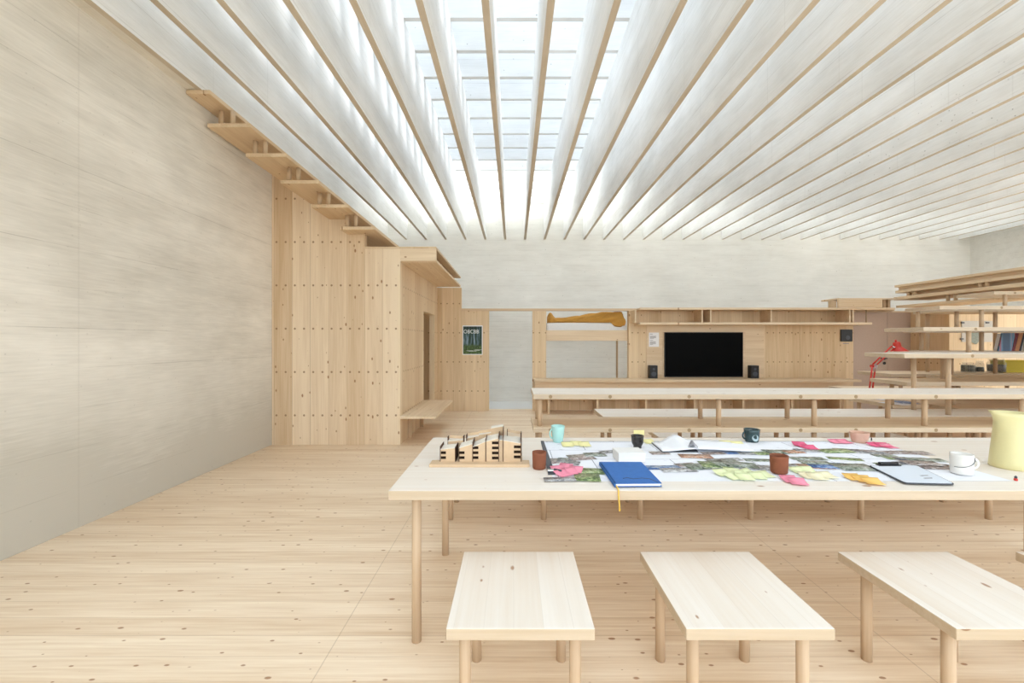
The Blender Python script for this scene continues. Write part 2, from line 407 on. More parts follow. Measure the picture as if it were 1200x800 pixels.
# right-hand timber corner
M['corner'] = wood('dowelled_spruce_corner', 2, 1, .25, (.72, .56, .38, 1), (.52, .37, .21, 1), .3, .5, .5, dots=(.128, 8.2, .6057, 1.623, .015))
cor = thing('timber_corner', (9.5, 8.1, 0), 'spruce wall stepping forward behind the tiered planks, hung with a pinned drawing', 'partition')
MB().box(8.27, 8.37, 8.2, YB+.1, 0, 2.11).build('return_wall', M['corner'], cor)
MB().box(8.27, XR-.02, 8.1, 8.2, 0, 2.1).build('front_wall', M['rear'], cor)
XR2 = XR-.02

# ------------------------------------------------------------------ tables, benches and tiers
def plugs(mb, x0, x1, y, z, step=.9, ph=.35):
    mb.mi = 1; x = x0+ph
    while x < x1-.1:
        mb.rod((x, y+.004, z), (x, y-.0015, z), .0165, n=14, smooth=False); x += step
    mb.mi = 0
def board(root, x0, x1, y0, y1, z, t, mat, name='plank', plug=None):
    o = MB().box(x0, x1, y0, y1, z-t, z).build(name, [mat, M['edge']], root, bev=.004)
    for f in o.data.polygons:
        if abs(f.normal.z) < .5: f.material_index = 1
    if plug:
        for x in plug:
            MB().rod((x, y0+.006, z-t/2), (x, y0-.0015, z-t/2), .0165, n=14, smooth=False).build('dowel_end', M['plug'], o)
    return o
def legs(root, pts, z0, z1, r=DR):
    for x, y in pts:
        MB().rod((x, y, z0), (x, y, z1), r, n=20).build('leg', M['dowel_lit'], root)
M['edge'] = wood('bare_spruce_edge', 0, 2, .9, (.63, .535, .415, 1), (.49, .39, .27, 1), .2, 0, .2)
M['dowel_lit'] = wood('spruce_leg', 2, 0, .9, (.60, .46, .32, 1), (.47, .34, .22, 1), 0, 0, .3, lines=.4)

tb = thing('long_table', (1.4, 2.54, 0), 'long whitewashed spruce table covered with plans, photos and mugs', 'table')
TZ, T1, T2, TX0, TX1 = .752, 1.99, 3.09, -.586, 3.62
board(tb, TX0, TX1, T1, T2, TZ, .045, M['top_x'], 'tabletop')
legs(tb, [(-.470, 2.065), (-.464, 2.90), (3.5, 2.065), (3.5, 2.90), (-.05+1.6, 2.9)][:4], 0, TZ-.045, .0225)

def bench(x0, x1, label, first=None):
    r = thing('seat_bench', ((x0+x1)/2, 1.755, 0), label, 'bench', 'whitewashed seat benches at the table')
    y0, y1, z = 1.4835, 2.029, .45
    board(r, x0, x1, y0, y1, z, .042, M['top_y'], 'seat')
    dx = (x1-x0)*.13
    legs(r, [(x0+dx*.85, y0+.085), (x1-dx*.85, y0+.085), (x0+dx, y1-.085), (x1-dx, y1-.085)], 0, z-.042, .0215)
    return r
bench(-.236, .283, 'whitewashed spruce bench seen end-on below the table, left of the other benches')
bench(.600, 1.119, 'whitewashed spruce bench between the end-on bench and the knotty bench')
bench(1.540, 2.062, 'whitewashed spruce bench with a dark knot in its side edge')
bench(2.385, 2.905, 'whitewashed spruce bench only just showing at the right edge of the photo')

r = thing('long_bench', (2., 3.66, 0), 'long spruce bench behind the table, only its dowel legs visible below the tabletop', 'bench')
board(r, -.60, 4.6, 3.39, 3.93, .45, .045, M['top_x'], 'seat')
legs(r, [(x, y) for x in (-.515, .244, 1.03, 1.93, 2.83, 3.87) for y in (3.478, 3.852)], 0, .405)

r = thing('timber_platform', (3.2, 4.2, 0), 'lower long spruce plank of the tiers, directly behind the table', 'platform')
board(r, .181, 7.2, 3.94, 4.50, .651, .046, M['plank_x'], plug=(.34, .89, 1.62, 2.65, 3.16, 3.9))
legs(r, [(x, y) for x in (.244, 1.93, 2.83, 3.87, 4.79, 5.6, 6.4, 7.1) for y in (4.02, 4.42)], 0, .605)
r = thing('timber_counter', (3.2, 4.2, .651), 'upper long whitewashed spruce plank carried on dowels above the lower tier plank', 'counter')
board(r, .181, 7.2, 3.94, 4.465, .959, .046, M['top_x'], plug=(.34, .89, 1.62, 2.65, 3.16, 3.9))
legs(r, [(.244, 4.02), (.244, 4.40), (1.93, 4.02), (1.93, 4.415), (2.83, 4.02), (2.83, 4.415), (3.87, 4.02), (3.87, 4.415), (4.79, 4.02), (6.2, 4.02), (7.1, 4.02), (6.9, 4.41)], .651, .913)
r = thing('timber_platform', (3.8, 4.78, 0), 'whitewashed plank directly behind the lower tier plank, starting left of the black cup', 'platform')
board(r, .945, 7.2, 4.52, 5.04, .651, .046, M['top_x'])
legs(r, [(x, y) for x in (1.03, 1.93, 2.83, 3.87, 4.7, 5.6, 6.5, 7.1) for y in (4.6, 4.96)], 0, .605)
r = thing('low_step', (4, 5.4, 0), 'low white spruce step below and behind the tier planks', 'step')
board(r, 1.74, 4.74, 5.10, 5.64, .30, .045, M['top_x'])
legs(r, [(x, y) for x in (1.82, 2.83, 3.87, 4.6) for y in (5.2, 5.57)], 0, .255)
r = thing('side_table', (4.98, 5.7, 0), 'small spruce table under the red lamp, strewn with papers', 'table')
board(r, 4.76, 5.22, 5.36, 6.06, .651, .045, M['plank_y'])
legs(r, [(4.84, 5.44), (5.14, 5.44), (4.84, 5.98), (5.14, 5.98)], 0, .606)
r = thing('timber_platform', (6.5, 5.85, 0), 'broad brown-shaded platform below the tiers right of the red lamp', 'platform')
board(r, 5.28, 8.2, 5.06, 6.05, .651, .046, M['plank_x'])
legs(r, [(x, y) for x in (5.6, 6.5, 7.4, 8.1) for y in (5.2, 5.9)], 0, .605)
r = thing('timber_platform', (6.6, 6.4, 0), 'shaded rear platform below the tiers against the drawing wall', 'platform')
board(r, 5.6, 8.2, 6.07, 7.6, .651, .046, M['plank_x'])
legs(r, [(x, y) for x in (5.7, 6.6, 7.5, 8.1) for y in (6.2, 7.4)], 0, .605)

def tier(x0, x1, y0, y1, z, lg, zb, label, mat='top_x', t=.046, plug=None, nm='tier_plank'):
    r = thing(nm, ((x0+x1)/2, (y0+y1)/2, zb), label, 'tier plank', 'spruce planks of the stepped tiers')
    board(r, x0, x1, y0, y1, z, t, M[mat], plug=plug)
    legs(r, lg, zb, z-t, .0235)
    return r
# level of the counter
tier(4.66, 8.2, 5.06, 5.58, .965, [(5.52, 5.36), (6.6, 5.36), (7.6, 5.36), (4.75, 5.36)], .651, 'spruce tier plank at counter height, just behind the counter right of the red lamp', 'plank_x')
tier(5.95, 8.2, 5.60, 6.16, .965, [(6.2, 5.95), (7.2, 5.9), (8.1, 5.9)], .651, 'spruce tier plank at counter height in front of the glass jars', 'plank_x')
tier(5.46, 8.2, 6.18, 6.78, .975, [(5.76, 6.35), (6.6, 6.4), (7.4, 6.4), (8.1, 6.4)], .651, 'spruce tier plank carrying the glass jars and yellow box', 'plank_x')
# eye level
tier(4.14, 8.2, 4.52, 5.04, 1.315, [(4.705, 4.62), (4.66, 4.97), (6.3, 4.62), (7.6, 4.62), (7.6, 4.95)], .651, 'lower front tier plank jutting out beside the red lamp shade', plug=(4.86, 6.2))
tier(4.89, 8.2, 5.06, 5.58, 1.315, [(5.53, 5.5), (7.3, 5.4)], .965, 'tier plank level with and directly behind the one beside the lamp shade')
tier(5.7, 8.2, 5.60, 6.16, 1.315, [(6.26, 6.1), (7.6, 6.1)], .965, 'rear tier plank just below the leaning books')
# above eye level
tier(4.86, 8.2, 5.06, 5.60, 1.615, [(5.47, 5.13), (6.8, 5.13), (7.8, 5.3)], 1.315, 'second tier plank up, at the height of the leaning books', plug=(5.48,))
tier(5.60, 8.2, 5.62, 6.14, 1.615, [(6.25, 5.70), (5.78, 6.05), (7.5, 5.8)], 1.315, 'tier plank level with the leaning books, directly behind the second plank up')
tier(5.63, 8.2, 5.64, 6.14, 1.915, [(6.25, 5.70), (6.3, 6.07), (7.6, 5.8), (5.75, 6.07)], 1.615, 'third tier plank up, just above the leaning books', plug=(6.45,))
tier(6.25, 8.2, 6.16, 6.68, 1.915, [(7.02, 6.22), (6.4, 6.6), (8.0, 6.3)], .975, 'tier plank directly behind the third plank up', 'plank_x')
tier(6.95, 8.4, 6.17, 6.70, 2.17, [(7.16, 6.22), (8.0, 6.3)], 1.915, 'topmost crosswise tier plank, below the sloping rail boards', plug=(7.25,))

# boards running back along the top right
up = thing('timber_gallery', (7.9, 7.2, 2.1), 'stacked spruce boards running back along the top of the right-hand tiers', 'gallery')
MB().box(7.56, 8.25, 6.72, 8.44, 2.105, 2.15).build('board', M['plank_y'], up, bev=.003)
MB().box(7.57, 8.3, 5.4, 8.5, 2.262, 2.322).build('board', M['plank_y'], up, bev=.003)
MB().box(7.60, 8.3, 5.4, 8.5, 2.40, 2.45).build('board', M['plank_y'], up, bev=.003)
MB().box(7.66, 7.70, 5.4, 8.49, 2.45, 2.515).build('board', M['plank_y'], up)
MB().box(7.585, 8.3, 5.4, 8.5, 2.515, 2.558).build('board', M['plank_y'], up, bev=.003)
MB().box(7.78, 7.82, 5.4, 8.45, 2.322, 2.40).build('board', M['plank_y'], up)
for y, z0, z1 in ((8.24, 2.322, 2.40), (8.12, 2.322, 2.40), (6.98, 2.322, 2.40), (6.88, 2.322, 2.40), (7.5, 2.15, 2.262), (7.37, 2.15, 2.262)):
    MB().rod((7.635, y, z0), (7.635, y, z1), .026).build('dowel', M['dowel'], up)
fx = thing('fascia_board', (7, 8.46, 2.12), 'pale board box lying on the partition top above the pinkish doors', 'board')
MB().box(6.41, 7.28, 8.42, 8.46, 2.115, 2.27).build('front_board', M['wallx'], fx, bev=.003)
MB().box(6.41, 7.56, 8.42, 8.9, 2.272, 2.30).build('top_board', M['plank_x'], fx)
MB().box(6.30, 6.40, 8.46, 8.55, 2.115, 2.25).build('block', M['dowel'], fx)
for px in (1030, 1035.5, 1041):
    x = (px-CX)/F*8.5
    MB().box(x-.025, x+.025, 8.48, 8.54, 2.115, 2.27).build('block', M['dowel'], fx)

# ------------------------------------------------------------------ more materials
M['paper'] = plain('white_paper', (.86, .87, .90), .75, .2, vary=.02)
M['white'] = plain('white_board', (.82, .81, .79), .5, .4, vary=.02)
M['ceramic_white'] = plain('white_glaze', (.80, .79, .76), .15, .5, vary=.02)
M['terracotta'] = plain('terracotta_clay', (.24, .085, .045), .7, .2, vary=.15)
M['turquoise'] = plain('turquoise_glaze', (.42, .70, .66), .25, .5, vary=.05)
M['black_glaze'] = plain('black_glaze', (.018, .014, .012), .12, .6)
M['green_glaze'] = plain('dark_green_glaze', (.03, .06, .065), .15, .6, vary=.5)
M['pale_glaze'] = plain('pale_glaze_patch', (.35, .45, .48), .2, .5)
M['pink_clay'] = plain('pink_clay', (.66, .42, .32), .6, .3, vary=.1)
M['blue'] = plain('blue_book_cloth', (.045, .155, .44), .7, .2, vary=.12)
M['dark_line'] = plain('dark_grey_edge', (.07, .075, .09), .5, .3)
M['yellow_band'] = plain('yellow_ribbon', (.80, .52, .10), .7, .2)
M['yellow'] = plain('pale_yellow_enamel', (.74, .68, .37), .35, .4, vary=.03)
M['red'] = plain('red_lacquer', (.62, .045, .03), .35, .5)
M['chrome'] = plain('steel', (.6, .6, .6), .25, .5, 1.)
M['pink_note'] = plain('pink_note', (.86, .30, .40), .8, .1)
M['rose_note'] = plain('crimson_note', (.80, .15, .27), .8, .1)
M['lime_note'] = plain('yellow_green_note', (.78, .83, .50), .8, .1)
M['cream_note'] = plain('cream_note', (.86, .80, .55), .8, .1)
M['orange_note'] = plain('orange_note', (.90, .56, .17), .8, .1)
M['yellow_note'] = plain('yellow_note', (.88, .82, .42), .8, .1)
M['model'] = plain('light_plywood', (.66, .48, .31), .7, .2, vary=.1)
M['model_edge'] = plain('burnt_plywood_edge', (.10, .055, .035), .8, .1)
M['model_roof'] = plain('pale_card_roof', (.80, .74, .64), .7, .2)
M['model_dark'] = plain('dark_window_opening', (.025, .015, .01), .9, .1)
M['screen'] = plain('black_screen', (.002, .002, .002), .35, .04)
M['olive'] = plain('yellow_olive_card', (.56, .47, .035), .6, .3)
M['blanket'] = plain('ochre_blanket_cloth', (.56, .30, .07), .85, .15, vary=.12)
M['sheet_white'] = plain('white_bed_linen', (.80, .80, .80), .9, .1)

def plan_mat():
    k = N('printed_plan'); p = k.pos()
    br = k.n('ShaderNodeTexBrick'); k.put(br.inputs['Vector'], k.comb(p[0], p[1], 0.)); br.inputs['Scale'].default_value = 1.
    br.inputs['Brick Width'].default_value = .46; br.inputs['Row Height'].default_value = .21; br.inputs['Mortar Size'].default_value = .0022
    br.inputs['Color1'].default_value = (.86, .87, .91, 1); br.inputs['Color2'].default_value = (.82, .84, .90, 1); br.inputs['Mortar'].default_value = (.30, .31, .36, 1)
    n = k.noise(k.comb(k.math('MULTIPLY', p[0], 14.), k.math('MULTIPLY', p[1], 60.), 0.), 1., 3, .7)
    txt = k.math('MULTIPLY', k.rng(n, .60, .66), k.rng(k.noise(k.comb(p[0], p[1], 3.), 5.5, 1), .52, .6))
    return k.out(k.mix(k.math('MULTIPLY', txt, .55), br.outputs[0], (.25, .26, .3, 1)), .7, .2)
M['plan'] = plan_mat()
def photo_mat(name, stops, sc_=55.):
    k = N(name); p = k.pos(); oi = k.n('ShaderNodeObjectInfo')
    sh = k.math('MULTIPLY', oi.outputs['Random'], 40.)
    v = k.comb(k.math('ADD', p[0], sh), p[1], sh)
    n = k.noise(v, sc_, 4, .7); n2 = k.noise(v, sc_*.3, 2, .5)
    f = k.math('ADD', k.math('MULTIPLY', n, 2.4), k.math('SUBTRACT', k.math('MULTIPLY', n2, 1.2), 1.4), clamp=True)
    return k.out(k.ramp(f, stops), .35, .4)
PH = [photo_mat('garden_photo_print', [(.1, (.05, .06, .05)), (.35, (.22, .27, .19)), (.6, (.42, .44, .40)), (.85, (.66, .68, .70))]),
      photo_mat('grey_street_photo_print', [(.1, (.06, .06, .07)), (.35, (.28, .28, .29)), (.6, (.50, .49, .48)), (.9, (.74, .75, .78))]),
      photo_mat('brick_photo_print', [(.1, (.08, .06, .055)), (.35, (.33, .25, .22)), (.6, (.50, .44, .42)), (.9, (.75, .74, .76))]),
      photo_mat('blue_photo_print', [(.1, (.03, .06, .18)), (.4, (.10, .22, .48)), (.65, (.35, .42, .52)), (.9, (.7, .72, .75))]),
      photo_mat('orange_photo_print', [(.1, (.15, .07, .04)), (.4, (.58, .30, .18)), (.65, (.60, .45, .36)), (.9, (.75, .72, .68))]),
      photo_mat('bright_green_photo_print', [(.1, (.05, .09, .03)), (.4, (.22, .30, .11)), (.65, (.45, .50, .26)), (.9, (.75, .78, .70))])]

# ------------------------------------------------------------------ fittings on the partition
def on_plane(px0, py0, px1, py1, Y):               # pixel box on a plane facing the camera
    a, b = at(px0, py1, Y), at(px1, py0, Y); return a.x, b.x, a.z, b.z
x0, x1, z0, z1 = on_plane(778.7, 389.2, 870.6, 441.7, 8.83)
tv = thing('television', ((x0+x1)/2, YB, z0), 'wide black flat television set into the spruce partition', 'television')
MB().box(x0, x1, YB-.05, YB-.013, z0, z1).build('casing', M['black'], tv, bev=.004)
MB().box(x0+.012, x1-.012, YB-.053, YB-.05, z0+.02, z1-.012).build('screen', M['screen'], tv)
MB().box(x0-.03, x1+.06, YB-.024, YB-.0125, z0-.05, z1+.01).build('back_plate', M['plank_x'], tv)
for (a, b, lab) in ((761.7, 770.8, 'small black loudspeaker on the ledge left of the television'), (880.4, 889.6, 'small black loudspeaker on the ledge right of the television')):
    xa, xb, _, zb = on_plane(a, 428.2, b, 442.5, 8.72); za = .686
    s_ = thing('loudspeaker', ((xa+xb)/2, 8.78, za), lab, 'loudspeaker', 'pair of small loudspeakers')
    MB().box(xa, xb, 8.72, 8.856, za, zb).build('cabinet', M['black'], s_, bev=.006)
    xm = (xa+xb)/2
    MB().lathe([(0, 0), (.05, .0), (.056, .004), (.056, .0)], (0, 0, 0), 24).bm.free()
    MB().rod((xm, 8.721, za+.09), (xm, 8.716, za+.09), .05, n=24).build('woofer', M['dark_line'], s_)
    MB().rod((xm, 8.721, za+.19), (xm, 8.716, za+.19), .025, n=20).build('tweeter', M['dark_line'], s_)
x0, x1, z0, z1 = on_plane(760.2, 389.5, 772., 406.2, YB)
nt_ = thing('paper_notice', ((x0+x1)/2, YB, z0), 'white printed notice pinned left of the television', 'notice')
MB().box(x0, x1, YB-.016, YB-.0125, z0, z1).build('sheet', M['paper'], nt_)
g = MB(); hgt = z1-z0
for i, (t, wd) in enumerate([(.88, .35), (.74, .8), (.69, .72), (.64, .76), (.59, .5), (.46, .4), (.36, .7), (.31, .76), (.26, .66), (.21, .74), (.16, .4)]):
    g.box(x0+.02, x0+.02+(x1-x0-.04)*wd, YB-.0168, YB-.016, z0+hgt*t-.004, z0+hgt*t+.004)
M['ink'] = plain('grey_ink', (.32, .32, .34), .8, .1)
g.build('lettering', M['ink'], nt_)
x0, x1, z0, z1 = on_plane(984.4, 386., 998., 400., YB)
pn = thing('control_panel', ((x0+x1)/2, YB, z0), 'small square black panel on the partition left of the pinkish doors', 'panel')
MB().box(x0, x1, YB-.03, YB-.001, z0, z1).build('housing', M['black'], pn, bev=.006)
xm, zm = (x0+x1)/2+.02, z0+.08
MB().rod((xm, YB-.0335, zm), (xm, YB-.03, zm), .045, n=24).build('dial', M['dark_line'], pn)
MB().box(x0+.06, x1-.06, YB-.006, YB-.001, z0-.05, z0-.035).build('name_strip', M['ink'], pn)

# poster on the side panel
x0, x1, z0, z1 = on_plane(542., 381.2, 565.6, 415.6, YB)
ps = thing('poster', ((x0+x1)/2, YB, z0), 'dark green forest poster with white lettering beside the doorway gap', 'poster')
MB().box(x0, x1, YB-.006, YB-.001, z0, z1).build('paper', M['paper'], ps)
def forest():
    k = N('forest_picture'); p = k.pos()
    hz = k.rng(p[2], z0, z1)
    nx = k.noise(k.comb(k.math('MULTIPLY', p[0], 26.), k.math('MULTIPLY', p[2], 2.5), 1.), 1., 3, .6)
    nf = k.noise(k.comb(p[0], p[1], p[2]), 38., 3, .7)
    tree = k.ramp(nx, [(.35, (.012, .028, .018)), (.5, (.03, .07, .05)), (.6, (.14, .22, .27)), (.72, (.36, .46, .56))])
    leaf = k.ramp(nf, [(.35, (.015, .03, .012)), (.55, (.07, .13, .03)), (.75, (.22, .30, .12))])
    f = k.math('ADD', hz, k.math('MULTIPLY', k.math('SUBTRACT', nf, .5), .25))
    low = k.rng(f, .30, .38, 1., 0.); top = k.rng(f, .78, .9)
    c = k.mix(low, tree, leaf); c = k.mix(k.math('MULTIPLY', top, .8), c, (.015, .03, .02, 1))
    return k.out(c, .4, .3)
MB().box(x0+.016, x1-.016, YB-.0075, YB-.006, z0+.016, z1-.02).build('picture', forest(), ps)
def text(body, size, x, y, z, parent, name, mat, sx=1.):
    cu = bpy.data.curves.new(name, 'FONT'); cu.body = body; cu.size = size; cu.extrude = .0006; cu.space_character = 1.05
    tmp = bpy.data.objects.new(name, cu); C.objects.link(tmp)
    me = bpy.data.meshes.new_from_object(tmp.evaluated_get(bpy.context.evaluated_depsgraph_get()))
    bpy.data.objects.remove(tmp); me.materials.clear(); me.materials.append(mat)
    o = bpy.data.objects.new(name, me); C.objects.link(o); o.parent = parent
    o.location = Vector((x, y, z))-Vector(parent['_o']); o.rotation_euler = (math.pi/2, 0, 0); o.scale = (sx, 1, 1)
    return o
M['letter'] = plain('white_print', (.80, .84, .82), .6, .2)
text('OBCBB', .112, x0+.022, YB-.0082, z1-.165, ps, 'title_lettering', M['letter'], .86)
g = MB()
for i, (a, b, t) in enumerate(((.2, .52, .135), (.55, .86, .15), (.62, .97, .165), (.3, .7, .12))):
    g.box(x0+(x1-x0)*a, x0+(x1-x0)*b, YB-.0084, YB-.0075, z0+(z1-z0)*t, z0+(z1-z0)*t+.006)
g.build('small_lettering', M['letter'], ps)

# bunk with blanket in the opening
bu = thing('bunk_bed', (1.55, 9.3, 0), 'high spruce bunk with white mattress in the partition opening', 'bed')
xa, xb = .68, 2.38
za, zb = at(0, 399.2, 8.92).z, at(0, 386.8, 8.92).z
MB().box(xa, xb, 8.91, 8.95, za, zb).build('side_rail', M['wallx'], bu, bev=.003)
MB().box(xa, xb, 8.95, 9.9, za+.03, za+.07).build('base_board', M['plank_x'], bu)
mt = MB().box(xa+.01, xb-.01, 8.96, 9.86, zb-.12, zb+.16).build('mattress', M['sheet_white'], bu, bev=.04)
MB().sheet(lambda u, v: Vector((xb-.03-.32*u, 9.02+.6*v, zb+.16+.10*math.sin(math.pi*u)**.5*math.sin(math.pi*v)**.5)), 10, 12, .02).build('pillow', M['sheet_white'], bu)
xp = (723-CX)/F*9.8
for yy in (9.8,): MB().box(xp-.018, xp+.018, yy-.018, yy+.018, -.092, za+.03).build('post', M['dowel'], bu)
def blanket():
    mb = MB(); n, m = 64, 40; rings = []
    xs, xe = at(641, 0, 9.15).x, at(727.5, 0, 9.15).x
    for i in range(n+1):
        t = i/n; x = xs+(xe-xs)*t
        if t < .10: R = .075+.075*math.sin(math.pi*min(1, t/.085))**.7 if t < .085 else .07
        else: R = .05+.16*((t-.1)/.9)**1.5
        zc = zb+.16+max(.055, R*.86)*(1-.72*t*t)
        if t < .1: zc = zb+.215
        tw = 7.5*t
        ring = []
        for j in range(m):
            a = 2*math.pi*j/m
            rr = R*(1+.30*abs(math.sin(2.5*a+tw*1.6))**.6-.18+.05*math.sin(7*a-9*t)+.03*math.sin(11*a+23*t))
            e = 1. if t < .97 else max(.9, 1-(t-.97)*3)
            yy = 9.10+rr*e*1.05*math.cos(a); lo = zb+.163-.158*min(1, max(0, (8.962-yy)/.03))
            ring.append(mb.bm.verts.new((x+.035*math.sin(a*2+1)*t, yy, min(2.068, max(lo, zc+rr*e*math.sin(a))))))
        rings.append(ring)
    for A, B in zip(rings, rings[1:]):
        for j in range(m): mb._f([A[j], A[(j+1) % m], B[(j+1) % m], B[j]], True)
    mb._f(rings[0][::-1]); mb._f(rings[-1])
    return mb.build('blanket', M['blanket'], org=(xs, 9.1, zb+.16))
tag(blanket(), 'twisted ochre yellow blanket lying on the bunk mattress', 'blanket')

# things on the right-hand wall and tiers
x0, x1, z0, z1 = on_plane(1127., 376., 1163., 400.5, 8.09)
dr = thing('pinned_drawing', ((x0+x1)/2, 8.1, z0), 'pale drawing with a grey-green round blot pinned on the right-hand spruce wall', 'drawing')
MB().box(x0, x1, 8.085, 8.098, z0, z1).build('sheet', plain('grey_transparent_sheet', (.50, .46, .40), .5, .4), dr)
c = at(1144, 395.5, 8.08); g = MB(); pts = []
for i in range(26):
    a = 2*math.pi*i/26; r_ = .115*(1+.13*math.sin(3*a+1)+.08*math.sin(7*a)); pts.append((c.x+r_*math.cos(a), c.z+r_*.95*math.sin(a)))
g.face_y(pts, 8.08, 8.085); g.build('blot', plain('grey_green_ink', (.27, .29, .25), .8, .1, vary=.4), dr)
for px, py in ((1128, 378), (1157, 378), (1127, 397)):
    q = at(px, py, 8.08); MB().box(q.x-.03, q.x+.03, 8.07, 8.085, q.z-.012, q.z+.012).build('clip', M['dark_line'], dr)

ZJ = .975
def jar(px, pxw, pytop, Yj, label, fill, fillh):
    xc = (px-CX)/F*Yj; r = pxw/2/F*Yj; zt = H+(CY-pytop)/F*Yj; h = zt-ZJ
    j = thing('glass_jar', (xc, Yj, ZJ), label, 'jar', 'glass jars on the tier plank')
    MB().lathe([(0, 0), (r*.92, 0), (r, .012), (r, h*.72), (r*.8, h*.86), (r*.8, h*.95), (r*.74, h*.95), (r*.74, h*.86), (r*.94, h*.7), (r*.94, .015), (0, .012)], (xc, Yj, ZJ)).build('glass', M['glass'], j)
    MB().lathe([(0, .016), (r*.9, .016), (r*.92, h*fillh), (r*.5, h*(fillh+.03)), (0, h*(fillh+.01))], (xc, Yj, ZJ)).build('contents', fill, j)
    MB().lathe([(0, h*.95), (r*.84, h*.95), (r*.84, h*1.), (0, h*1.01)], (xc, Yj, ZJ)).build('lid', M['glass'], j)
M['glass'] = glassy('pale_jar_glass', (.55, .58, .56), .14)
M['pebble'] = photo_mat('dark_dried_contents', [(.2, (.008, .008, .008)), (.5, (.03, .028, .03)), (.7, (.10, .10, .11)), (.9, (.3, .3, .3))], 60.)
M['herb'] = photo_mat('mottled_green_contents', [(.2, (.05, .05, .04)), (.5, (.22, .22, .16)), (.7, (.40, .36, .28)), (.9, (.6, .58, .5))], 60.)
jar(1134.5, 13, 424.5, 6.42, 'glass jar of mottled contents standing behind a dowel, left of the other jars', M['herb'], .72)
jar(1148, 8, 422.5, 6.42, 'small glass jar half hidden by a dowel between the other jars', M['pebble'], .45)
jar(1167.5, 16.5, 420.5, 6.42, 'wide glass jar of black contents beside the yellow box', M['pebble'], .58)
x0, x1 = (1177.5-CX)/F*6.4, (1214-CX)/F*6.4
yb = thing('yellow_box', ((x0+x1)/2, 6.5, ZJ), 'long olive yellow box standing right of the black jar', 'box')
MB().box(x0, x1, 6.42, 6.6, ZJ, ZJ+.165).build('body', M['olive'], yb, bev=.004)
MB().box(x0-.003, x1+.003, 6.417, 6.603, ZJ+.165, ZJ+.185).build('lid', M['olive'], yb, bev=.003)

ZB = 1.315
def book(px0, px1, pyt, lean, y, label, mat, t=.05):
    b = at(px0, 410, y); ztop = H+(CY-pyt)/F*y; h = min(ztop-ZB, .245); xw = (px1-px0)/F*y
    o = thing('book', (b.x, y, ZB), label, 'book', 'leaning books on the tier')
    dx = h*lean
    P = lambda x, z: (b.x+x+dx*z/h, ZB+z)
    MB().face_y([P(0, 0), P(xw, 0), P(xw, h), P(0, h)], y, y+.018).build('cover', mat, o)
    MB().face_y([P(.01, .006), P(xw-.012, .006), P(xw-.012, h-.008), P(.01, h-.008)], y+.018, y+.018+t).build('pages', M['paper'], o)
def cover_mat(name, stops, s_): return photo_mat(name, stops, s_)
book(1170, 1185.5, 388.5, .22, 5.75, 'book with red, yellow and blue picture cover leaning on the tier', cover_mat('picture_cover', [(.25, (.05, .09, .16)), (.42, (.12, .25, .36)), (.55, (.55, .06, .05)), (.68, (.60, .30, .05)), (.85, (.1, .03, .03))], 9.))
book(1185.8, 1188.8, 388.5, .25, 5.76, 'narrow dark red book leaning between the picture book and the orange book', plain('dark_red_cover', (.16, .015, .02), .5, .3, vary=.5))
book(1189.2, 1194, 388.5, .25, 5.77, 'orange book leaning right of the dark red one', plain('orange_cover', (.42, .17, .06), .5, .3, vary=.3))
book(1194.3, 1196.5, 388.5, .25, 5.78, 'thin black book leaning at the end of the row', plain('black_cover', (.015, .015, .018), .5, .3))
book(1201, 1214, 390, .0, 5.79, 'pale book cut off by the right edge of the photo', plain('pale_cover', (.62, .58, .52), .6, .3))

# red architect lamp on the side table, papers
YL = 5.97; ZS = .651
lp = thing('desk_lamp', (4.88, YL, ZS), 'red jointed architect lamp bending over beside the tiers', 'lamp')
bx = (1020-CX)/F*YL
MB().lathe([(0, 0), (.09, 0), (.095, .01), (.09, .025), (.03, .035), (.018, .07), (0, .07)], (bx, YL, ZS)).build('base', M['red'], lp)
el = at(1024, 428, YL); hd = at(1046.5, 406.5, YL); b0 = Vector((bx, YL, ZS+.06))
for d in (-.022, .022):
    MB().rod(b0+Vector((d, 0, 0)), el+Vector((d, 0, -.02)), .0105, n=10).build('lower_arm', M['red'], lp)
    MB().rod(el+Vector((-.0+d*.7, 0, .0-d*.7)), hd+Vector((d*.7, 0, -d*.7)), .0105, n=10).build('upper_arm', M['red'], lp)
MB().rod(el+Vector((-.03, .012, -.01)), el+Vector((.03, .012, -.01)), .02, n=14).build('joint', M['red'], lp)
for d in (-.01, .012):
    a = el+Vector((d, -.012, -.09)); q = el+Vector((d+.02, -.012, .01)); MB().rod(a, q, .006, n=8).build('spring', M['chrome'], lp)
MB().rod(hd+Vector((-.01, 0, 0)), at(1052, 407, YL), .011, n=10).build('joint', M['chrome'], lp)
sc0 = at(1052.2, 407.3, YL); sd = Vector((.22, -.1, -1))
ax = sd.normalized()
def cone_along(mb, o_, ax_, prof, n=28):
    u = ax_.orthogonal().normalized(); v = ax_.cross(u); rings = []
    for r_, z_ in prof: rings.append([mb.bm.verts.new(o_+ax_*z_+(u*math.cos(2*math.pi*i/n)+v*math.sin(2*math.pi*i/n))*max(r_, .0005)) for i in range(n)])
    for A, B in zip(rings, rings[1:]):
        for i in range(n): mb._f([A[i], A[(i+1) % n], B[(i+1) % n], B[i]], True)
    return mb
cone_along(MB(), sc0, ax, [(.001, -.085), (.036, -.08), (.044, -.06), (.044, -.005), (.05, .0), (.115, .085), (.118, .095), (.112, .092), (.045, .004), (.001, .0)]).build('lamp_shade', M['red'], lp)
cone_along(MB(), sc0, ax, [(.001, -.115), (.012, -.112), (.014, -.08), (.001, -.08)]).build('switch', M['red'], lp)
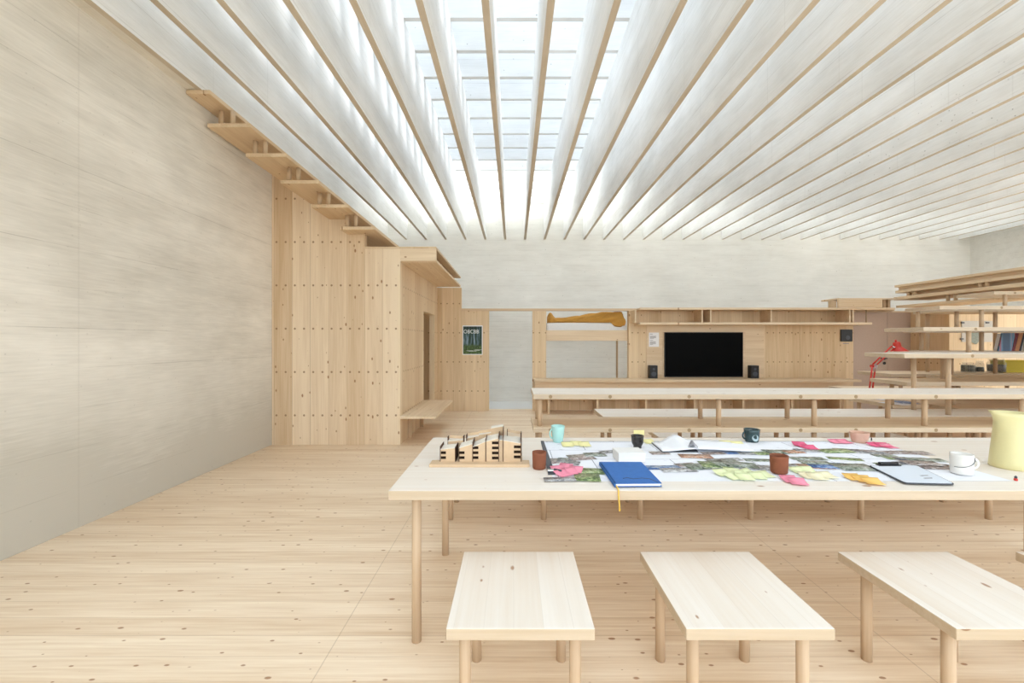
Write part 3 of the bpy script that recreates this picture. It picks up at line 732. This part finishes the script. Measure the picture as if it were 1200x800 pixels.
cone_along(MB(), sc0, ax, [(.001, .02), (.02, .02), (.032, .05), (.02, .078), (.001, .085)]).build('bulb', M['ceramic_white'], lp)
rp = random.Random(3)
for i, (x, y, a, lab) in enumerate(((4.88, 5.45, .3, 'paper sheet nearest the front edge of the small lamp table'), (5.08, 5.56, -.2, 'paper sheet in the middle of the small lamp table'),
        (5.02, 5.9, .15, 'paper sheet at the back of the small lamp table'))):
    ca, sa = math.cos(a), math.sin(a)
    pts = [(x+u*ca-v*sa, y+u*sa+v*ca) for u, v in ((-.10, -.14), (.10, -.14), (.10, .14), (-.10, .14))]
    o = MB().slab(pts, ZS+.0005+i*.002, ZS+.002+i*.002).build('loose_paper', PH[3] if i == 1 else M['plan'], org=(x, y, ZS))
    tag(o, lab, 'paper', 'papers under the red lamp')

# ------------------------------------------------------------------ what lies on the long table
SX0, SX1, SY0, SY1 = .20, 2.485, 2.125, 2.965
cuts = [SX0, .97, 1.73, SX1]
plab = ['large white plan sheet with a thick dark left edge, under the pink note heap', 'large white plan sheet under the open book and dark green mug', 'large white plan sheet running to the white mug at its right corner']
for i in range(3):
    z = TZ+.0004+.0005*i
    t = thing('plan_sheet', ((cuts[i]+cuts[i+1])/2, 2.54, TZ), plab[i], 'plan', 'large plan sheets on the table')
    xr = cuts[i+1]+(.02 if i < 2 else 0)
    MB().slab([(cuts[i], SY0), (xr, SY0), (xr, SY1), (cuts[i], SY1)], z, z+.0004).build('sheet', M['plan'], t)
    MB().slab([(cuts[i], SY1-.004), (xr, SY1-.004), (xr, SY1+.003), (cuts[i], SY1+.003)], z+.0004, z+.0008).build('border', M['dark_line'], t)
    if i == 0: MB().slab([(cuts[0]-.02, SY0+.1), (cuts[0]+.018, SY0+.1), (cuts[0]+.008, SY1), (cuts[0]-.012, SY1)], z+.0004, z+.005).build('edge_rail', M['dark_line'], t)
ZP = TZ+.0022
def quad(name, cx, cy, w_, h_, a, z, mat, label, cat, group, t=.0004, curl=0.):
    ca, sa = math.cos(a), math.sin(a)
    def fn(u, v):
        x, y = (u-.5)*w_, (v-.5)*h_
        return Vector((cx+x*ca-y*sa, cy+x*sa+y*ca, z+curl*max(0, v-.35)**2*2.4))
    o = MB().sheet(fn, 2, 6 if curl else 1, t).build(name, mat, org=(cx, cy, z))
    return tag(o, label, cat, group)
# photo prints: (pixel x, pixel y, length, depth, turn, print)
prints = [(648, 540, .13, .09, .1, 2, 'small reddish print nearest the dark left edge of the plan'), (664, 539, .11, .08, -.2, 1, 'small grey print next to the reddish one by the left plan edge'),
 (681, 535.5, .15, .10, .25, 2, 'brownish print just right of the two prints by the left plan edge'), (697, 532.5, .13, .07, .1, 0, 'small green print halfway between the left plan edge and the white box'),
 (712, 529.5, .10, .05, .2, 1, 'thin grey print touching the left back corner of the white box'), (670, 542.5, .09, .06, -.3, 1, 'grey print in front of the two prints by the left plan edge'),
 (691, 552, .17, .08, -.12, 5, 'green garden print tucked under the left edge of the blue book'), (688, 559.5, .13, .10, -.1, 5, 'square green garden print right of the pink note heap'),
 (656, 562, .16, .05, .05, 1, 'dark speckled print lying in front of the pink note heap'),
 (773, 530.5, .12, .06, .05, 2, 'brown print just right of the white box, behind its corner'), (776, 547.5, .20, .06, 0, 3, 'bluish print strip right of the top of the blue book'),
 (795, 550.5, .19, .06, .05, 1, 'pale grey print in front of the bluish strip beside the blue book'),
 (804, 544.5, .12, .05, .25, 2, 'rose-brown print behind the middle of the photo strip'), (815, 534.5, .19, .07, -.1, 4, 'orange-tinted print in front of the open book cover'),
 (822, 546.5, .18, .09, .15, 0, 'green print in the left half of the middle photo strip'), (838, 544.5, .16, .10, -.1, 5, 'bright green print in the middle photo strip'),
 (852, 542.5, .17, .10, .2, 0, 'green-grey print in the middle photo strip, behind the lime notes'), (868, 545, .17, .09, -.2, 0, 'mottled green print left of the larger terracotta cup'),
 (885, 547.5, .19, .08, -.1, 1, 'grey print touching the left side of the larger terracotta cup'), (848, 538.5, .22, .045, .15, 1, 'dark-edged thin print above the middle photo strip'),
 (856, 530.5, .16, .05, 0, 3, 'bluish print in the back row, right of the open book'), (836, 531, .15, .05, .1, 2, 'reddish-grey print in the back row, at the open book corner'),
 (882, 531.5, .17, .05, -.1, 1, 'grey print in the back row, in front of the dark green mug'), (899, 531, .17, .06, .1, 5, 'olive print in the back row behind the larger terracotta cup'),
 (913, 529.5, .18, .08, -.05, 0, 'green-grey print in the back row left of the pink print'), (930, 529.5, .12, .06, .1, 4, 'pinkish print in the back row below the crimson notes'),
 (945, 528, .14, .05, -.2, 1, 'thin grey print in the back row right of the crimson notes'), (889, 539, .16, .05, -.1, 0, 'dull green print above the left rim of the larger terracotta cup'),
 (946, 537, .20, .06, -.05, 0, 'lone grey-green print in the white gap right of the terracotta cup'), (990, 537.5, .18, .05, -.25, 5, 'lone olive print in the white gap left of the clipboard'),
 (936, 546, .18, .07, 0, 1, 'grey print right of the larger terracotta cup'), (955, 546.5, .17, .07, -.1, 4, 'orange print in the front photo row'),
 (971, 545.5, .22, .10, -.15, 3, 'vivid blue print in the front photo row'), (955, 542, .16, .06, -.1, 0, 'green print behind the orange and blue prints'),
 (1001, 547.5, .20, .11, -.05, 0, 'grey-green print just left of the clipboard clip'),
 (979, 528.5, .20, .08, .05, 5, 'olive and cream print in the back row left of the pink clay cup'), (1005, 528.5, .24, .09, -.25, 1, 'slanting grey print in front of the pink clay cup'),
 (1034, 530, .20, .06, 0, 1, 'grey print in the back row right of the pink clay cup'), (1052, 530, .18, .06, .05, 2, 'mauve print near the back right of the plan'),
 (1069, 530.5, .20, .07, -.1, 2, 'purple-grey print at the right end of the back row'), (1037, 534, .13, .05, -.1, 0, 'small dark green print behind the clipboard'),
 (1051, 537, .13, .05, -.1, 5, 'yellow-green print behind the clipboard'), (1068, 538, .19, .06, -.1, 1, 'grey print right of the yellow-green print behind the clipboard'),
 (1085, 539, .20, .06, -.1, 0, 'dark print on the right part of the plan, furthest from the clipboard'), (1080, 543, .18, .08, -.1, 2, 'brown print on the right part of the plan'),
 (1097, 546.5, .20, .09, -.1, 2, 'purplish brown print left of the white mug'), (1040, 543.5, .13, .05, .1, 5, 'small olive print touching the back of the clipboard'), (1063, 542.5, .13, .05, .0, 1, 'small grey print by the back right corner of the clipboard')]
for i, (px, py, w_, h_, a, m, lab) in enumerate(prints):
    p = on(px, py, ZP); quad('photo_print', p.x, p.y, w_, max(h_*1.25, .06), a, ZP+.0004*(i % 9), PH[m], lab, 'photo print', 'photo prints on the plan sheets', t=.0003)
# sticky notes
notes = [(655, 551, .3, 'pink_note', 'pink'), (662, 548.5, -.4, 'pink_note', 'pink'), (668, 554, .1, 'pink_note', 'pink'), (674, 552, -.3, 'pink_note', 'pink'), (660, 556.5, .6, 'pink_note', 'pink'),
 (847, 556, .2, 'lime_note', 'lime'), (858, 554, -.3, 'lime_note', 'lime'), (868, 557, .1, 'lime_note', 'lime'), (878, 555, .5, 'lime_note', 'lime'), (887, 559.5, -.2, 'lime_note', 'lime'), (860, 560, .3, 'lime_note', 'lime'), (873, 561, -.1, 'lime_note', 'lime'), (896, 557.5, .2, 'lime_note', 'lime'),
 (926, 563, -.1, 'pink_note', 'pink'), (935, 566, -.25, 'pink_note', 'pink'), (948, 559, .05, 'cream_note', 'cream'), (958, 560.5, -.1, 'cream_note', 'cream'), (969, 559, .1, 'cream_note', 'cream'), (936, 552.5, .1, 'lime_note', 'lime'), (946, 552, -.1, 'lime_note', 'lime'),
 (1001, 561, -.1, 'orange_note', 'orange'), (1012, 563, -.2, 'orange_note', 'orange'), (1023, 566, -.25, 'orange_note', 'orange'),
 (937, 522, -.3, 'rose_note', 'crimson'), (944, 524, .2, 'rose_note', 'crimson'), (950, 525.5, -.1, 'rose_note', 'crimson'),
 (980, 518.5, 0, 'pink_note', 'pink'), (990, 518.7, .1, 'pink_note', 'pink'), (1026, 522.5, .2, 'rose_note', 'crimson'), (1035, 523, -.2, 'rose_note', 'crimson'), (1042, 524, .1, 'pink_note', 'pink'),
 (665, 522, .05, 'yellow_note', 'yellow'), (675, 521, -.1, 'yellow_note', 'yellow'), (685, 522, .1, 'yellow_note', 'yellow'), (852, 520.5, .05, 'yellow_note', 'yellow'), (865, 521.5, -.1, 'yellow_note', 'yellow'), (761, 518.5, .2, 'yellow_note', 'yellow')]
where = {655: 'in the heap by the left plan edge, leftmost of five', 662: 'at the back of the heap by the left plan edge', 668: 'on top of the heap by the left plan edge', 674: 'at the right end of the heap by the left plan edge', 660: 'at the front of the heap by the left plan edge',
 847: 'at the left end of the lime heap', 858: 'at the back left of the lime heap', 868: 'in the middle of the lime heap', 878: 'at the back right of the lime heap', 887: 'in front of the larger terracotta cup', 860: 'at the front left of the lime heap', 873: 'at the front middle of the lime heap', 896: 'touching the left side of the larger terracotta cup',
 926: 'just in front of the larger terracotta cup', 935: 'in front of the larger terracotta cup, nearer the table edge', 948: 'left of three on the table front edge', 958: 'middle of three on the table front edge', 969: 'right of three on the table front edge', 936: 'right of the larger terracotta cup, left of two', 946: 'right of the larger terracotta cup, right of two',
 1001: 'left of three beside the clipboard', 1012: 'middle of three beside the clipboard', 1023: 'right of three beside the clipboard', 937: 'at the back of the trio above the terracotta cup', 944: 'in the middle of the trio above the terracotta cup', 950: 'at the front of the trio above the terracotta cup',
 980: 'at the back plan edge, further from the pink clay cup', 990: 'at the back plan edge, touching the pink clay cup', 1026: 'just right of the pink clay cup', 1035: 'in the row right of the pink clay cup, in the middle', 1042: 'at the right end of the row past the pink clay cup',
 665: 'in front of the turquoise mug', 675: 'just right of the one before the turquoise mug', 685: 'furthest right of three near the turquoise mug', 852: 'left of the dark green mug, further away', 865: 'left of the dark green mug, next to it', 761: 'between the black cup and the open book'}
for i, (px, py, a, m, cn) in enumerate(notes):
    p = on(px, py, ZP)
    quad('sticky_note', p.x, p.y, .076, .076, a, ZP+.004+.0006*(i % 6), M[m], cn+' sticky note '+where[px], 'sticky note', 'sticky notes on the table', curl=.012)
# note stuck on the platform edge behind the black cup
x0, x1, z0, z1 = on_plane(742.5, 503.8, 755., 510.3, 3.935)
tag(MB().box(x0, x1, 3.934, 3.9365, z0, z1).build('sticky_note', M['yellow_note'], org=((x0+x1)/2, 3.935, z0)), 'pale yellow sticky note stuck to the tier plank edge behind the black cup', 'sticky note', 'sticky notes on the table')

# mugs and cups
ZC = TZ+.0
def cup(name, px, pyb, r_b, r_t, h, mat, label, handle=None, foot=None, zoff=0., lip=.004, hm=None):
    p = on(px, pyb, TZ); p.y += r_b*.8; p.x = (px-CX)/F*p.y; z = TZ+zoff
    t = thing(name, (p.x, p.y, z), label, 'cup' if name != 'mug' else 'mug', 'mugs and cups on the table')
    pr = [(0, 0), (r_b*.9, 0), (r_b, .004)]
    if foot: pr = [(0, 0), (r_b, 0), (r_b, .012), (r_b*1.05, .016), (r_t*.9, .034)]
    pr += [(r_b+(r_t-r_b)*q**.8 if not foot else r_t*(.9+.1*q), (.034 if foot else .004)+(h-(.034 if foot else .004))*q) for q in (.3, .6, .85, 1.)]
    pr += [(r_t-lip, h), (r_t-lip*1.4, h*.8), (r_b-lip, .012 if not foot else .04), (0, .01 if not foot else .038)]
    MB().lathe(pr, (p.x, p.y, z), 36).build('body', mat, t)
    if handle:
        sg, d = handle; pts = []
        for i in range(13):
            a = math.pi*(i/12-.5); pts.append((p.x+sg*((r_b+r_t)/2-.006+d*math.cos(a)), p.y-.012*math.cos(a), z+h*.52+h*.30*math.sin(a)))
        MB().tube(pts, .0055, 10).build('handle', hm or mat, t)
    return t, p
cup('mug', 653.8, 518.7, .034, .047, .113, M['turquoise'], 'turquoise mug standing at the back left of the plan', (-1, .022))
cup('tumbler', 632., 550.5, .036, .039, .092, M['terracotta'], 'small dark terracotta tumbler beside the wooden model')
cup('tumbler', 913., 557.2, .040, .044, .092, M['terracotta'], 'larger terracotta tumbler among the prints at the front of the plan', zoff=.0065)
cup('tea_cup', 747., 525.5, .026, .041, .082, M['black_glaze'], 'shiny black footed cup behind the white box', foot=True)
t, p = cup('mug', 881., 518.7, .042, .052, .088, M['green_glaze'], 'dark green glazed mug with a pale patch at the back of the plan', (-1, .028))
q = MB()
for i in range(1):
    pts = [(p.x+.0+.022*math.cos(2*math.pi*k/16), TZ+.034+.022*math.sin(2*math.pi*k/16)) for k in range(16)]
    vs = []
    for zz in (0, 1):
        vs.append([(x, p.y-math.sqrt(max(0, .0475**2-(x-p.x)**2))-.0015*zz, z) for x, z in pts])
    q.hexa(vs[0], vs[1])
q.build('glaze_patch', M['pale_glaze'], t)
cup('tea_cup', 1007., 519.6, .042, .057, .072, M['pink_clay'], 'low pink clay cup with a small handle at the back right of the plan', (-.15, .03))
t, p = cup('mug', 1127., 558.5, .045, .046, .104, M['ceramic_white'], 'white mug with a thin dark line at the right front corner of the plan', (1, .034), zoff=.0065)
pts = []
for i in range(25):
    a = math.pi*(1.05+.75*i/24); pts.append((p.x+.0475*math.cos(a), p.y+.0475*math.sin(a), TZ+.045+.05*(i/24)**2.2-.0))
MB().tube(pts, .0014, 6).build('painted_line', M['dark_line'], t)

# white box
a0 = on(725.2, 543, TZ); zt = TZ+.060
wb = thing('white_box', (a0.x+.07, a0.y+.06, TZ+.005), 'small white cardboard box standing behind the blue book', 'box')
ca, sa = math.cos(.05), math.sin(.05)
bp = lambda u, v, g_=0.: (a0.x+u*ca-v*sa, a0.y+u*sa+v*ca)
MB().slab([bp(0, 0), bp(.155, 0), bp(.155, .125), bp(0, .125)], TZ+.005, zt-.012).build('body', M['white'], wb, bev=.002)
MB().slab([bp(-.002, -.002), bp(.157, -.002), bp(.157, .127), bp(-.002, .127)], zt-.0125, zt).build('lid', M['white'], wb, bev=.002)

# blue book with ribbon
BZ = TZ+.006
c4 = [on(720.8, 571.6, TZ), on(775.5, 571.2, TZ), on(751.5, 545.5, TZ), on(702.8, 545.5, TZ)]
bb = thing('blue_book', tuple((c4[0]+c4[2])/2), 'large blue cloth-bound book at the front of the table', 'book')
ol = [(v.x, v.y) for v in c4]; cxm = sum(x for x, y in ol)/4; cym = sum(y for x, y in ol)/4
inn = [(cxm+(x-cxm)*.965, cym+(y-cym)*.975) for x, y in ol]
MB().slab(ol, TZ+.005, TZ+.0075).build('back_cover', M['blue'], bb)
MB().slab(inn, TZ+.0075, TZ+.019).build('pages', M['paper'], bb)
MB().slab(ol, TZ+.019, TZ+.0218).build('front_cover', M['blue'], bb)
MB().hexa([(ol[0][0]-.004, ol[0][1], TZ+.005), (ol[0][0]+.004, ol[0][1], TZ+.005), (ol[3][0]+.004, ol[3][1], TZ+.005), (ol[3][0]-.004, ol[3][1], TZ+.005)],
          [(ol[0][0]-.003, ol[0][1], TZ+.0218), (ol[0][0]+.004, ol[0][1], TZ+.0218), (ol[3][0]+.004, ol[3][1], TZ+.0218), (ol[3][0]-.003, ol[3][1], TZ+.0218)]).build('spine', M['blue'], bb)
q = [on(px, py, TZ+.0222) for px, py in ((730, 560.5), (735, 559.5), (742, 561), (752, 560), (762, 561), (771, 565))]
MB().tube(q, .0016, 6).build('elastic_band', M['dark_line'], bb)
rx = ol[0][0]+.006
MB().tube([(rx, ol[0][1]+.05, TZ+.010), (rx, ol[0][1]-.012, TZ+.010), (rx, T1-.006, TZ+.006), (rx, T1-.0075, TZ-.02), (rx+.003, T1-.008, TZ-.06), (rx+.004, T1-.008, TZ-.083)], .0034, 8).build('ribbon', M['yellow_band'], bb)
MB().rod((rx+.004, T1-.008, TZ-.083), (rx+.004, T1-.008, TZ-.092), .006, .003, n=10).build('ribbon_knot', M['yellow_band'], bb)

# open book
ob = thing('open_book', (1.1, 2.75, TZ), 'large open book with white pages and black cover behind the white box', 'book')
l0, l1 = on(764, 518.6, TZ+.006), on(776.5, 529.2, TZ+.006); r0, r1 = on(872, 517.5, TZ+.006), on(884, 529, TZ+.006)
mid0 = on(808, 518, TZ+.006); mid1 = on(818, 529, TZ+.006)
MB().slab([(l1.x-.004, l1.y-.004), (mid1.x, mid1.y-.004), (mid0.x, mid0.y+.004), (l0.x-.004, l0.y+.004)], TZ+.0045, TZ+.0075).build('cover', M['dark_line'], ob)
def page(A0, A1, B0, B1, hump, base):
    def fn(u, v):
        p = A1.lerp(B1, u).lerp(A0.lerp(B0, u), v); return Vector((p.x, p.y, base+hump(u, v)))
    return fn
MB().sheet(page(l0, l1, mid0, mid1, lambda u, v: .014*math.sin(math.pi*u*.5)**2, TZ+.008), 16, 4, .004).build('page_block', M['paper'], ob)
MB().sheet(page(mid0, mid1, r0, r1, lambda u, v: .014*math.cos(math.pi*u*.5)**2, TZ+.0065), 16, 4, .004).build('page_block', M['paper'], ob)
ap = on(793, 517, TZ+.01); 
MB().sheet(page(l0.lerp(mid0, .15), l1.lerp(mid1, .3), mid0, mid1, lambda u, v: .012*u+.036*math.sin(math.pi*u)**2.5*v+.006*math.sin(math.pi*u), TZ+.012), 18, 6, .001).build('raised_page', M['paper'], ob)
MB().sheet(page(mid0.lerp(mid1, .55), mid1, mid0.lerp(l0, .12).lerp(mid1.lerp(l1, .12), .55), mid1.lerp(l1, .28), lambda u, v: .012+.03*math.sin(math.pi*(.15+.7*u)), TZ+.006), 10, 3, .003).build('curled_page', M['ink'], ob)

# clipboard
cq = [on(1060, 566.8, TZ+.006), on(1120, 568.3, TZ+.006), on(1074, 546, TZ+.006), on(1017.5, 546, TZ+.006)]
cb = thing('clipboard', tuple((cq[0]+cq[2])/2), 'dark-edged clipboard with a white sheet at the front right of the table', 'clipboard')
def rounded(q4, r_):
    out = []
    for i in range(4):
        p0, p1, p2 = Vector(q4[i-1]), Vector(q4[i]), Vector(q4[(i+1) % 4])
        a, b = (p0-p1).normalized()*r_, (p2-p1).normalized()*r_
        for k in range(5):
            t_ = k/4; out.append(tuple(((p1+a)*(1-t_)**2+p1*2*t_*(1-t_)+(p1+b)*t_**2)[:2]))
    return out
q4 = [Vector((v.x, v.y)) for v in cq]; ctr = sum(q4, Vector((0, 0)))/4
ZK = ZP+.0045
MB().slab(rounded(q4, .022), ZK, ZK+.0045).build('board', M['dark_line'], cb)
MB().slab(rounded([ctr+(v-ctr)*.955 for v in q4], .016), ZK+.0045, ZK+.006).build('sheet', plain('pale_blue_sheet', (.70, .75, .82), .6, .3, vary=.02), cb)
k1 = (cq[2]*.5+cq[3]*.5); k1.x -= .03
MB().box(k1.x-.06, k1.x+.06, k1.y-.022, k1.y+.004, ZK+.006, ZK+.012).rod((k1.x-.05, k1.y-.008, ZK+.016), (k1.x+.05, k1.y-.008, ZK+.016), .009, n=12).build('clip', M['black'], cb)
pq = on(1088, 560.5, ZK+.006)
MB().rod((pq.x-.02, pq.y, ZK+.0062), (pq.x+.02, pq.y+.004, ZK+.0062), .004, n=8).rod((pq.x+.0, pq.y+.04, ZK+.0062), (pq.x+.04, pq.y+.045, ZK+.0062), .004, n=8).build('printed_mark', M['ink'], cb)

# wooden massing model
md = thing('architectural_model', (-.19, 2.45, TZ), 'small light wood model of stepped terraced blocks at the left of the table', 'model')
mx = lambda px: (px-CX)/F*2.40
MB().slab([(-.468, 2.358), (.088, 2.358), (.088, 2.45), (.05, 2.45), (.05, 2.62), (-.425, 2.62), (-.425, 2.45), (-.468, 2.45)], TZ, TZ+.016).build('base', M['model'], md, bev=.001)
ZM = TZ+.016
def mz(py, Y): return H+(CY-py)/F*Y
def block(xa, xb, ya, yb_, h0, h1, slots=None, fins=True):
    """sloping-roofed block; h0/h1 heights at its left and right; slots = (pixel-like fractions) window openings in the front"""
    b = MB().face_y([(xa, ZM), (xb, ZM), (xb, ZM+h1), (xa, ZM+h0)], ya, yb_).build('block', M['model'], md)
    MB().face_y([(xa-.001, ZM+h0), (xb+.001, ZM+h1), (xb+.001, ZM+h1+.003), (xa-.001, ZM+h0+.003)], ya-.002, yb_).build('roof', M['model_roof'], b)
    if slots:
        for (sa, sb_, zs, hh) in slots:
            MB().box(sa, sb_, ya-.0015, ya+.002, ZM+zs, ZM+zs+hh).build('window', M['model_dark'], b)
    return b
def fin(x, ya, yb_, h, parent=None): return MB().box(x-.0018, x+.0018, ya, yb_, ZM, ZM+h).build('fin', M['model_edge'], md)
YA = 2.42
ws = lambda a, b, n, z00=.014, st_=.028, hh=.015: [(mx2(a), mx2(b), z00+st_*i, hh) for i in range(n)]
mx2 = lambda px: (px-CX)/F*YA
block(mx2(516.2), mx2(533.4), YA, YA+.10, .066, .075, ws(516.8, 522.6, 2))
block(mx2(538.2), mx2(553.8), YA+.0, YA+.12, .075, .098, ws(538.2, 544.4, 2))
block(mx2(554.), mx2(569.), YA, YA+.12, .080, .112, ws(554.2, 560.6, 3))
block(mx2(569.8), mx2(584.2), YA, YA+.14, .112, .130, ws(576.6, 584.0, 4, .012, .0285))
block(mx2(584.6), mx2(589.2), YA+.005, YA+.12, .118, .118)
block(mx2(590.), mx2(610.4), YA, YA+.13, .118, .100, ws(602.2, 610.0, 3, .018, .0285))
for px, h in ((516., .085), (533.6, .08), (538., .07), (554., .11), (569.2, .125), (584.4, .145), (589.6, .178), (610.6, .136)): fin(mx2(px), YA-.004, YA+.12, h)
YK = 2.56
mk = lambda px: (px-CX)/F*YK
block(mk(525.5), mk(543), YK-.02, YK+.06, .085, .092)
block(mk(547.), mk(561), YK, YK+.06, .098, .112)
block(mk(561.), mk(576), YK, YK+.06, .118, .132)
block(mk(575.5), mk(589.5), YK-.01, YK+.05, .160, .172)
block(mk(602.), mk(610.5), YK-.01, YK+.05, .100, .092)
for (pa, pb, ha, hb_) in ((525.5, 543.5, .112, .108), (547, 561, .124, .134), (561, 576, .140, .150), (594.5, 611, .150, .134)):
    MB().face_y([(mk(pa), ZM+ha-.016), (mk(pb), ZM+hb_-.016), (mk(pb), ZM+hb_), (mk(pa), ZM+ha)], YK+.02, YK+.024).build('parapet', M['model'], md)
for px, h in ((525.4, .112), (543.6, .115), (547, .124), (594.4, .150), (611, .136)): fin(mk(px), YK-.02, YK+.026, h)

# jug, steel clip, red pin
jx, jy = 2.752, 2.36
jg = thing('jug', (jx, jy, TZ), 'tall pale yellow jug with a pointed spout at the right edge of the photo', 'jug')
mb = MB(); n = 40; rings = []
JH = .305
for (r_, z_) in [(.001, 0), (.084, 0), (.088, .006), (.086, .03), (.078, .12), (.071, .20), (.067, .25), (.068, .28), (.072, JH), (.069, JH), (.064, .27), (.066, .2), (.08, .03), (.001, .02)]:
    ring = []
    for i in range(n):
        a = 2*math.pi*i/n; sp_ = max(0, math.cos(a-math.pi))**6
        k_ = max(0, (z_-.19)/.115)
        ring.append(mb.bm.verts.new((jx+(r_+.052*sp_*k_**2.2)*math.cos(a), jy+r_*math.sin(a), TZ+z_+(.012*sp_*k_ if z_ > .25 else 0))))
    rings.append(ring)
for A, B in zip(rings, rings[1:]):
    for i in range(n): mb._f([A[i], A[(i+1) % n], B[(i+1) % n], B[i]], True)
mb.build('body', M['yellow'], jg)
MB().tube([(jx+.062, jy, TZ+.25), (jx+.10, jy, TZ+.262), (jx+.128, jy, TZ+.22), (jx+.125, jy, TZ+.13), (jx+.10, jy, TZ+.075), (jx+.078, jy, TZ+.07)], .009, 12).build('handle', M['yellow'], jg)
p = on(646, 552, TZ+.008)
cl = thing('steel_clip', (p.x, p.y, TZ), 'grey steel bulldog clip on the dark left edge of the plan', 'clip')
MB().box(p.x-.022, p.x+.016, p.y-.012, p.y+.02, TZ+.009, TZ+.016).build('jaw', M['chrome'], cl, bev=.003)
MB().rod((p.x+.016, p.y+.002, TZ+.018), (p.x+.05, p.y-.03, TZ+.02), .005, n=10).build('lever', M['dark_line'], cl)
p = on(1190.4, 563, TZ)
rd = thing('red_marker_cap', (p.x, p.y, TZ), 'tiny red and dark cap standing in front of the yellow jug', 'cap')
MB().lathe([(0, 0), (.007, 0), (.008, .006), (.006, .012), (0, .012)], (p.x, p.y, TZ), 14).build('foot', M['red'], rd)
MB().lathe([(0, .012), (.005, .012), (.006, .018), (.003, .024), (0, .025)], (p.x, p.y, TZ), 14).build('top', M['dark_line'], rd)
p = on(1021.3, 515.8, TZ)
tag(MB().lathe([(0, 0), (.004, 0), (.0035, .014), (.002, .02), (0, .021)], (p.x, p.y, TZ), 12).build('dark_pin', M['dark_line'], org=(p.x, p.y, TZ)), 'tiny dark pin standing right of the pink clay cup', 'pin')
